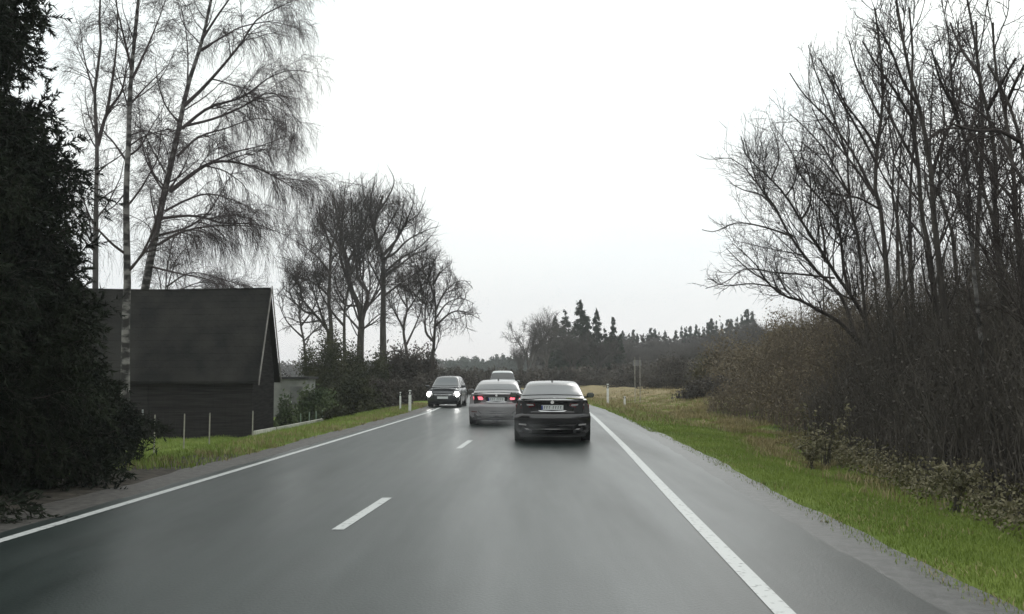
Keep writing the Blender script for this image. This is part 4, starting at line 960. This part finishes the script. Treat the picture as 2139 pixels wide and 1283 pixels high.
# leafy weeds at the foot of the thicket
def weeds(name, N, y0, y1, seed, label, off=0):
    rng = np.random.default_rng(seed); y = y0 + (y1 - y0) * rng.random(N); x = verge_edge(y) + off - .5 + 1.1 * rng.random(N) + rng.normal(size=N) * .15
    k = 26; h = .18 + .38 * rng.random(N); i = np.repeat(np.arange(N), k); f = rng.random(len(i))
    C = np.stack([x[i] + rng.normal(size=len(i)) * .12 * (.4 + f), y[i] + rng.normal(size=len(i)) * .12, hgt(x, y)[i] + h[i] * f], -1); c = np.array((x.mean(), y.mean(), 0))
    o = link(name, leaf_mesh(name, C - c, .042, rng, 1.3), M['weed']); o.location = tuple(c); tag(o, label, 'weeds', kind='stuff'); return o
weeds('weeds', 480, 8, 26, 1, 'leafy low weeds and brambles at the foot of the right-hand thicket')
# a taller tuft of dead stalks
def stalks(p, Y, basepy, label, seed, n=14, h=.75):
    rng = np.random.default_rng(seed); x = xat(p, Y); z = gz(x, Y); L = []
    for k in range(n):
        a = rng.random() * 6.28; l = h * (.5 + .6 * rng.random()); L.append(([(rng.normal() * .05, rng.normal() * .05, 0), (math.cos(a) * .12 * l, math.sin(a) * .12 * l, l * .55), (math.cos(a) * .45 * l, math.sin(a) * .45 * l, l)], .007, .003))
    P1, R1 = limb_arrays(L, 8); P2, R2 = grow(P1, R1, 5, 5, .3, 50, .03, .15, .4, 1, .7, .5, .003, .3, rng)
    root = empty('dead_weed_plant', (x, Y, z), label=label, cat='plant', group='dead weeds on the right verge')
    link('stems', tube_mesh('stems', [(P1, R1, 4), (P2, R2, 3)]), M['bramble'], root)
    C = P2.reshape(-1, 3); link('leaves', leaf_mesh('leaves', C, .05, rng), M['weed'], root)
stalks(1722, 20.5, 930, 'dead dark-stemmed weed sticking out at the edge of the thicket', 5, 16, 1.0)
stalks(1690, 20.0, 970, 'small pale weed just below the dark-stemmed one', 6, 10, .5)
stalks(1990, 13.6, 1010, 'leafy weed tuft on the verge nearest the right edge', 7, 16, .6)

# =================================================================== CARS
def sm_interp(tab, y, col):
    ys = np.array([r[0] for r in tab]); v = np.array([r[col] for r in tab]); return np.interp(y, ys, v)
def car(name, loc, rz, label, paint, L=4.72, W=1.84, H=1.45, deck=1.02, hood=.95, cabin=None, kind='sedan', lights='dark', glass='glass', plate=True, group=None, cat='car'):
    """origin on the ground under the rear bumper, +y towards the nose"""
    root = empty(name, loc, rz, label=label, cat=cat, group=group)
    hw = W / 2
    # ----- lower body loft between the end panels
    tab = [(.20, hw * .955, .24, deck - .07, deck), (.45, hw * .985, .22, deck - .06, deck + .01), (1.0, hw, .20, deck - .06, deck), (1.8, hw * .995, .19, deck - .08, deck - .02), (2.8, hw * .99, .19, hood - .03, hood + .02), (3.5, hw * .99, .20, hood - .07, hood + .0), (4.1, hw * .97, .22, hood - .16, hood - .08), (L - .22, hw * .93, .24, hood - .26, hood - .17)]
    st = np.linspace(.20, L - .22, 44); k = np.hanning(7); k /= k.sum()
    col = []
    for c in range(1, 5):
        v = sm_interp(tab, st, c); col.append(np.convolve(np.pad(v, 3, mode='edge'), k, 'valid'))
    w, zb, zs, zc = col; h = zs - zb
    sec = [(0 * w, zb), (.72 * w, zb), (.90 * w, zb + .02), (.965 * w, zb + .07), (.985 * w, zb + .16), (.995 * w, zb + .34 * h), (1.0 * w, zb + .55 * h), (.99 * w, zb + .72 * h), (.965 * w, zb + .86 * h), (.93 * w, zb + .96 * h), (.87 * w, zs + .01), (.7 * w, zs + .55 * (zc - zs)), (.4 * w, zc - .008), (0 * w, zc)]
    full = [(a, b) for a, b in sec] + [(-a, b) for a, b in sec[-2:0:-1]]
    ns = len(full); V = np.stack([np.stack([a, st, b], -1) for a, b in full], 1).reshape(-1, 3)
    Fs = [(i * ns + j, i * ns + (j + 1) % ns, (i + 1) * ns + (j + 1) % ns, (i + 1) * ns + j) for i in range(len(st) - 1) for j in range(ns)]
    Fs += [tuple(range(ns - 1, -1, -1)), tuple((len(st) - 1) * ns + j for j in range(ns))]
    body = link('body', py_mesh('body', V, Fs, True, 40), paint, root)
    # ----- cabin
    cb = cabin or [(.50, deck - .01), (.62, deck + .06), (1.0, 1.25), (1.35, H - .05), (1.75, H - .01), (2.2, H), (2.6, H - .02), (2.9, H - .09), (3.3, 1.22), (3.75, hood + .0)]
    sy = np.linspace(cb[0][0], cb[-1][0], 40); zt = np.interp(sy, [a for a, b in cb], [b for a, b in cb]); zt = np.convolve(np.pad(zt, 2, mode='edge'), np.hanning(7)[1:6] / np.hanning(7)[1:6].sum(), 'valid')
    zl = np.interp(sy, [cb[0][0], cb[-1][0]], [deck - .05, hood - .05]); zt = np.maximum(zt, zl + .02)
    tw = hw * (.86 - .19 * np.clip((zt - zl) / (H - zl.mean()), 0, 1)); bw = hw * .885
    mid = lambda f: (bw + (tw - bw) * f, zl + (zt - zl) * f)
    cs = [(bw + 0 * tw, zl), mid(.3), mid(.6), mid(.85), (tw * .97, zl + (zt - zl) * .94), (tw * .88, zl + (zt - zl) * .985), (tw * .6, zt + .006), (0 * tw, zt + .015)]
    fc = cs + [(-a, b) for a, b in cs[-2::-1]]; nc = len(fc)
    CV = np.stack([np.stack([a + 0 * sy, sy, b], -1) for a, b in fc], 1)
    Fs = [(i * nc + j, i * nc + j + 1, (i + 1) * nc + j + 1, (i + 1) * nc + j) for i in range(len(sy) - 1) for j in range(nc - 1)]
    link('roof', py_mesh('roof', CV.reshape(-1, 3), Fs, True, 50), paint, root)
    def pane(nm, i0, i1, j0, j1, off, mt, di=0.0, inset=0.0):
        P = CV[i0:i1 + 1, j0:j1 + 1].copy()
        N = np.cross(P[1:, :-1] - P[:-1, :-1], P[:-1, 1:] - P[:-1, :-1]); n = norm(N.mean((0, 1)))
        cc_ = P.mean((0, 1)); cen = np.array((0, cc_[1] if nm.startswith('side') else 2.2, .8))
        if np.dot(n, cc_ - cen) < 0: n = -n
        P = P + n * off
        # inset the outer columns a little so a painted frame stays around the glass
        if inset:
            P[:, 0] += (P[:, 1] - P[:, 0]) * inset; P[:, -1] += (P[:, -2] - P[:, -1]) * inset
        a, b = P.shape[:2]; Vp = P.reshape(-1, 3); Fp = [(i * b + j, i * b + j + 1, (i + 1) * b + j + 1, (i + 1) * b + j) for i in range(a - 1) for j in range(b - 1)]
        return link(nm, py_mesh(nm, Vp, Fp, True), mt, root)
    iy = lambda y: int(round((y - sy[0]) / (sy[-1] - sy[0]) * 39))
    g = M[glass]
    ridge = [i for i in range(40) if zt[i] > H - .12]
    r0, r1 = (min(ridge), max(ridge)) if ridge else (12, 28)
    pane('rear_window', 2 if kind == 'sedan' else 1, max(3, r0 - 1), 3, nc - 4, .010, g, inset=.15)
    pane('windscreen', min(38, r1 + 1), 37, 3, nc - 4, .010, g, inset=.15)
    for s in (0, 1):
        j0, j1 = (0, 3) if s == 0 else (nc - 4, nc - 1)
        mdl = iy(2.25)
        for q0, q1 in ((max(4, iy(1.05)), mdl - 1), (mdl + 1, min(35, iy(3.3)))):
            pane('side_window', q0, q1, j0, j1, .008, g, inset=.25)
    # ----- rear panel (boot lid + bumper) as a shaped surface
    sr = deck / 1.02
    pz = np.array([.20, .27, .30, .36, .42, .50, .58, .64, .68, .705, .73, .80, .88, .93, .97, .995, 1.02]) * sr
    py_ = np.array([.13, .07, .02, .00, -.015, -.035, -.050, -.035, -.005, .055, .065, .06, .045, .035, -.015, -.01, .10])
    ph = np.array([.80, .86, .885, .90, .91, .915, .915, .91, .905, .90, .895, .885, .87, .855, .84, .825, .80]) / .92 * hw
    def ry(x, z):
        hz = np.interp(z, pz, ph); return np.interp(z, pz, py_) + .24 * np.minimum(1, np.abs(x) / hz) ** 4 + .03 * (np.abs(x) / hz) ** 2
    def panel(nm, z0, z1, mt, nrow=26, ncol=25):
        zz = np.linspace(z0, z1, nrow); u = np.sin(np.linspace(-1, 1, ncol) * math.pi / 2)
        Vp = [(uu * np.interp(z, pz, ph) , float(ry(uu * np.interp(z, pz, ph), z)), z) for z in zz for uu in u]
        return link(nm, py_mesh(nm, Vp, [(i * ncol + j, i * ncol + j + 1, (i + 1) * ncol + j + 1, (i + 1) * ncol + j) for i in range(nrow - 1) for j in range(ncol - 1)], True, 60), mt, root)
    bumper = panel('bumper', pz[0], pz[9], paint); lid = panel('boot_lid', pz[9], pz[-1], paint)
    # closing shelf between lid edge and body
    MB().box((0, .25, deck * .5 + .1), (hw * 1.6, .30, deck * .75), 0, .05).build('inner_structure', M['plastic'], root)
    MB().add([(-hw * .80, .10, deck), (hw * .80, .10, deck), (hw * .84, .46, deck - .005), (-hw * .84, .46, deck - .005)], [(0, 1, 2, 3)]).build('boot_top', paint, root)
    def patch(nm, poly, off, mt, par, thick=.012, mirror=False):
        """polygon in (x, z) laid on the rear panel"""
        pts = [(-a, b) for a, b in poly][::-1] if mirror else poly
        n = len(pts); Vp = [(a, float(ry(a, b)) - off, b) for a, b in pts] + [(a, float(ry(a, b)) + .01, b) for a, b in pts]
        cx = sum(a for a, b in pts) / n; cz = sum(b for a, b in pts) / n
        Vp.append((cx, float(ry(cx, cz)) - off, cz)); Fp = [(i, (i + 1) % n, 2 * n) for i in range(n)] + [(i, n + i, n + (i + 1) % n, (i + 1) % n) for i in range(n)]
        return link(nm, py_mesh(nm, Vp, Fp, False), mt, par)
    def dens(poly, m=4):
        out = []
        for i in range(len(poly)):
            a, b = poly[i], poly[(i + 1) % len(poly)]
            for k2 in range(m): out.append((a[0] + (b[0] - a[0]) * k2 / m, a[1] + (b[1] - a[1]) * k2 / m))
        return out
    S = sr
    lit = M['redlit'] if lights == 'lit' else M['redglass']
    for mr in (False, True):
        tl = patch('tail_light', dens([(.40, .86 * S), (.42, .915 * S), (.84 * hw / .92, .925 * S), (.885 * hw / .92, .88 * S), (.88 * hw / .92, .79 * S), (.60, .80 * S)]), .012, M['redglass'], root, mirror=mr)
        patch('lamp_strip', dens([(.44, .865 * S), (.46, .90 * S), (.80 * hw / .92, .905 * S), (.82 * hw / .92, .87 * S)]), .020, M['clearlens'] if lights == 'dark' else lit, tl, mirror=mr)
        if lights == 'lit': patch('brake_lamp', dens([(.44, .805 * S), (.42, .858 * S), (.84 * hw / .92, .86 * S), (.85 * hw / .92, .805 * S)]), .021, lit, tl, mirror=mr)
        patch('reflector', dens([(.62, .405 * S), (.62, .44 * S), (.80, .45 * S), (.80, .415 * S)]), .010, M['clearlens'] if lights == 'dark' else M['redglass'], bumper, mirror=mr)
    # curved chrome line framing the plate, lip, diffuser
    patch('plate_recess', dens([(-.36, .83 * S), (-.30, .735 * S), (.30, .735 * S), (.36, .83 * S), (.34, .90 * S), (-.34, .90 * S)]), .004, M['plastic'], lid)
    patch('chrome_trim', dens([(-.34, .755 * S), (-.28, .725 * S), (.28, .725 * S), (.34, .755 * S), (.27, .738 * S), (-.27, .738 * S)]), .018, M['chrome'], lid)
    patch('boot_groove', dens([(-.66, .928 * S), (.66, .928 * S), (.60, .958 * S), (-.60, .958 * S)]), .004, M['plastic'], lid)
    pl = MB().box((0, float(ry(0, .82 * S)) - .022, .82 * S), (.52, .012, .115), 0, .004).build('number_plate', M['plate'], root)
    MB().box((-.242, float(ry(0, .82 * S)) - .030, .82 * S), (.034, .004, .10)).build('blue_band', M['blueband'], pl)
    ib = MB(); xx_ = -.19
    for wch in (.042, .042, .042, .0, .042, .042, .042, .042):
        if wch == 0: xx_ += .035; continue
        ib.box((xx_, float(ry(0, .82 * S)) - .0305, .82 * S + .002), (wch * .28, .004, .066)); ib.box((xx_ + .015, float(ry(0, .82 * S)) - .0305, .82 * S + .02), (wch * .35, .004, .014)); xx_ += .058
    ib.build('plate_characters', M['ink'], pl)
    MB().cyl((0, float(ry(0, .955 * S)) - .02, .945 * S), (0, float(ry(0, .955 * S)) + .01, .945 * S), .042, n=20).build('badge', M['chrome'], lid)
    patch('lower_grille', dens([(-.52, .365 * S), (.52, .365 * S), (.60, .46 * S), (-.60, .46 * S)]), .006, M['plastic'], bumper)
    patch('trim_strip', dens([(-.50, .40 * S), (.50, .40 * S), (.54, .425 * S), (-.54, .425 * S)]), .022, paint, bumper)
    patch('diffuser', dens([(-.66, .22 * S), (.66, .22 * S), (.70, .32 * S), (-.70, .32 * S)]), .012, M['plastic'], bumper)
    patch('chrome_strip', dens([(-.62, .312 * S), (.62, .312 * S), (.66, .335 * S), (-.66, .335 * S)]), .020, M['clearlens'], bumper)
    for s in (-1, 1): MB().cyl((s * .52, .06, .27 * S), (s * .52, -.02, .27 * S), .035, n=14).build('exhaust_pipe', M['plastic'], root)
    # ----- nose
    fz = np.array([.20, .30, .42, .55, .66, .74, hood - .17]); fo = np.array([-.10, -.02, .0, .0, -.02, -.06, -.14]); fh = np.array([.82, .88, .90, .90, .88, .85, .80]) / .92 * hw
    def fy(x, z): hz = np.interp(z, fz, fh); return L + np.interp(z, fz, fo) - .20 * min(1, abs(x) / hz) ** 4 - .05 * (abs(x) / hz) ** 2
    zz = np.linspace(fz[0], fz[-1], 18); u = np.sin(np.linspace(-1, 1, 21) * math.pi / 2)
    Vp = [(-uu * np.interp(z, fz, fh), float(fy(uu * np.interp(z, fz, fh), z)), z) for z in zz for uu in u]
    Vp += [(-uu * fh[-1], L - .24, fz[-1] + .015) for uu in u]
    link('front_bumper', py_mesh('front_bumper', Vp, [(i * 21 + j, i * 21 + j + 1, (i + 1) * 21 + j + 1, (i + 1) * 21 + j) for i in range(18) for j in range(20)], True, 50), paint, root)
    def fpatch(nm, poly, off, mt, par, mirror=False):
        pts = [(-a, b) for a, b in poly][::-1] if mirror else poly; pts = dens(pts, 4); n = len(pts)
        Vq = [(a, float(fy(a, b)) + off, b) for a, b in pts] + [(a, float(fy(a, b)) - .01, b) for a, b in pts]; cx = sum(a for a, b in pts) / n; cz = sum(b for a, b in pts) / n
        Vq.append((cx, float(fy(cx, cz)) + off, cz)); return link(nm, py_mesh(nm, Vq, [((i + 1) % n, i, 2 * n) for i in range(n)] + [(i, (i + 1) % n, n + (i + 1) % n, n + i) for i in range(n)]), mt, par)
    gr = fpatch('grille', [(-.42, .50), (.42, .50), (.48, .68), (-.48, .68)], .010, M['plastic'], root)
    fpatch('grille_bar', [(-.44, .60), (.44, .60), (.44, .625), (-.44, .625)], .022, M['chrome'], gr)
    fpatch('lower_grille', [(-.60, .26), (.60, .26), (.55, .37), (-.55, .37)], .010, M['plastic'], root)
    fpatch('front_plate', [(-.26, .42), (.26, .42), (.26, .53), (-.26, .53)], .028, M['plate'], root)
    for mr in (False, True):
        hl = fpatch('headlight', [(.50, .57), (.48, .68), (.80, .70), (.84, .63), (.78, .57)], .012, M['clearlens'], root, mirror=mr)
        sx = -1 if mr else 1
        MB().cyl((sx * .66, float(fy(.66, .635)) + .0, .635), (sx * .66, float(fy(.66, .635)) + .03, .635), .12 if lights == 'head' else .05, n=20).build('lamp', M['head'] if lights == 'head' else M['clearlens'], hl)
    # ----- wheels, arches, mirrors, antenna
    wr = .325
    for y in (.98, L - .92):
        for s in (-1, 1):
            wl = MB(); x0, x1 = s * (hw - .21), s * (hw + .004)
            wl.cyl((x0, y, wr), (x1, y, wr), wr, n=28); t = wl.build('wheel', M['rubber'], root, True)
            rm = MB(); rm.cyl((x1, y, wr), (x1 + s * .008, y, wr), wr * .62, n=24); rm.build('rim', M['alloy'], t, True)
            ar = MB(); n = 18; pts = []
            for k2 in range(n + 1):
                a = math.pi * k2 / n; pts += [(s * (hw - .03), y + math.cos(a) * (wr + .02), wr + math.sin(a) * (wr + .02)), (s * (hw - .03), y + math.cos(a) * (wr + .07), wr + math.sin(a) * (wr + .065)), (s * (hw + .004), y + math.cos(a) * (wr + .07), wr + math.sin(a) * (wr + .065)), (s * (hw + .004), y + math.cos(a) * (wr + .02), wr + math.sin(a) * (wr + .02))]
            Fs = []
            for k2 in range(n):
                for q in range(4): Fs.append((k2 * 4 + q, k2 * 4 + (q + 1) % 4, k2 * 4 + 4 + (q + 1) % 4, k2 * 4 + 4 + q))
            ar.add(pts, Fs); ar.build('wheel_arch', M['plastic'], root)
    for s in (-1, 1):
        my = np.interp(.8, [0, 1], [2.6, 3.1]); mi = MB(); mi.box((s * (hw + .10), my, deck + .03), (.20, .10, .13), 0, .04); mm = mi.build('mirror', paint, root, True, 60)
        MB().box((s * (hw + .10), my - .052, deck + .03), (.15, .006, .09), 0, .003).build('mirror_glass', M['glass'], mm)
        MB().box((s * (hw - .02), my + .01, deck - .02), (.12, .05, .04), 0, .01).build('mirror_arm', M['plastic'], mm)
    MB().add([(0, 1.52, H), (-.03, 1.68, H), (.03, 1.68, H), (0, 1.54, H + .06)], [(0, 1, 3), (0, 3, 2), (1, 2, 3)]).build('antenna', M['plastic'], root)
    MB().box((0, L / 2, .21), (W * .86, L * .9, .12)).build('underbody', M['plastic'], root)
    return root
gc = 'cars driving on the road'
car('sedan_car', (xat(1153.5, 25.0), 25.0, .004), math.radians(-2.0), 'dark near-black sedan directly ahead in the right lane with a pale number plate', M['paint_dark'], W=1.83, H=1.45, deck=1.04, glass='glass_pale', group=gc)
hz_ = lambda tops: tops
car('saloon_car', (xat(1037, 33.6), 33.6, .004), math.radians(-1.5), 'silver saloon with lit red tail lights, left of and beyond the dark sedan', M['paint_silver'], L=4.6, W=1.80, H=1.42, lights='lit', glass='glass_pale', group=gc)
car('hatchback_car', (xat(937, 51.0), 51.0 + 4.0, .004), math.radians(180 - 4), 'dark grey oncoming car with both headlights shining in the left lane', M['paint_grey'], L=4.0, W=1.60, H=1.50, deck=.98, hood=.95,
    cabin=[(.12, .95), (.25, 1.15), (.5, 1.42), (.8, 1.48), (1.4, 1.50), (2.1, 1.49), (2.3, 1.42), (2.7, 1.15), (3.05, .95)], kind='hatch', lights='head', group=gc)
car('minivan_car', (xat(1050, 66), 66.0, .004), math.radians(1), 'pale tall vehicle farthest ahead, only its roof showing over the silver saloon', M['paint_white'], L=4.5, W=1.86, H=1.80, deck=1.10, hood=1.05,
    cabin=[(.12, 1.05), (.22, 1.30), (.45, 1.70), (.7, 1.78), (1.4, 1.80), (2.4, 1.79), (2.7, 1.72), (3.2, 1.35), (3.6, 1.05)], kind='hatch', glass='glass_pale', group=gc)

# ------------------------------------------------------------------ damp air
hz = MB().box((0, 500, 38), (2400, 1240, 84)).build('haze', None)
hm = bpy.data.materials.new('damp_air'); hm.use_nodes = True; t = hm.node_tree; t.nodes.clear()
ho = t.nodes.new('ShaderNodeOutputMaterial'); hv = t.nodes.new('ShaderNodeVolumePrincipled')
hv.inputs['Color'].default_value = (.93, .95, .96, 1); hv.inputs['Density'].default_value = .00055; hv.inputs['Anisotropy'].default_value = .2
t.links.new(hv.outputs[0], ho.inputs['Volume']); hz.data.materials.append(hm); tag(hz, kind='stuff', label='thin damp air over the whole scene', cat='haze')

# ------------------------------------------------------------------ spray thrown up by the tyres
def spray(loc, dims, dens):
    bm = bmesh.new(); bmesh.ops.create_icosphere(bm, subdivisions=3, radius=1.0); me = bpy.data.meshes.new('tyre_spray'); bm.to_mesh(me); bm.free()
    o = link('tyre_spray', me); o.location = loc; o.scale = dims
    m = bpy.data.materials.new('water_spray'); m.use_nodes = True; t = m.node_tree; t.nodes.clear()
    out = t.nodes.new('ShaderNodeOutputMaterial'); v = t.nodes.new('ShaderNodeVolumePrincipled'); v.inputs['Color'].default_value = (.95, .96, .97, 1)
    tc_ = t.nodes.new('ShaderNodeTexCoord'); ln = t.nodes.new('ShaderNodeVectorMath'); ln.operation = 'LENGTH'; t.links.new(tc_.outputs['Object'], ln.inputs[0])
    n = t.nodes.new('ShaderNodeTexNoise'); n.inputs['Scale'].default_value = 2.2; t.links.new(tc_.outputs['Object'], n.inputs['Vector'])
    mr = t.nodes.new('ShaderNodeMapRange'); mr.interpolation_type = 'SMOOTHSTEP'; mr.inputs[1].default_value = 1.0; mr.inputs[2].default_value = .1; mr.inputs[3].default_value = 0; mr.inputs[4].default_value = dens
    t.links.new(ln.outputs['Value'], mr.inputs[0]); mu = t.nodes.new('ShaderNodeMath'); mu.operation = 'MULTIPLY'; t.links.new(mr.outputs[0], mu.inputs[0]); t.links.new(n.outputs['Fac'], mu.inputs[1])
    t.links.new(mu.outputs[0], v.inputs['Density']); t.links.new(v.outputs[0], out.inputs['Volume']); me.materials.append(m); return o
tag(spray((xat(1100, 25.6), 26.0, .35), (.75, 2.4, .42), .45), 'faint mist of road spray at the left rear wheel of the dark sedan', 'spray', kind='stuff')
tag(spray((xat(1037, 33.6), 33.9, .42), (1.25, 2.2, .55), .6), 'faint mist of road spray behind the silver saloon', 'spray', kind='stuff')
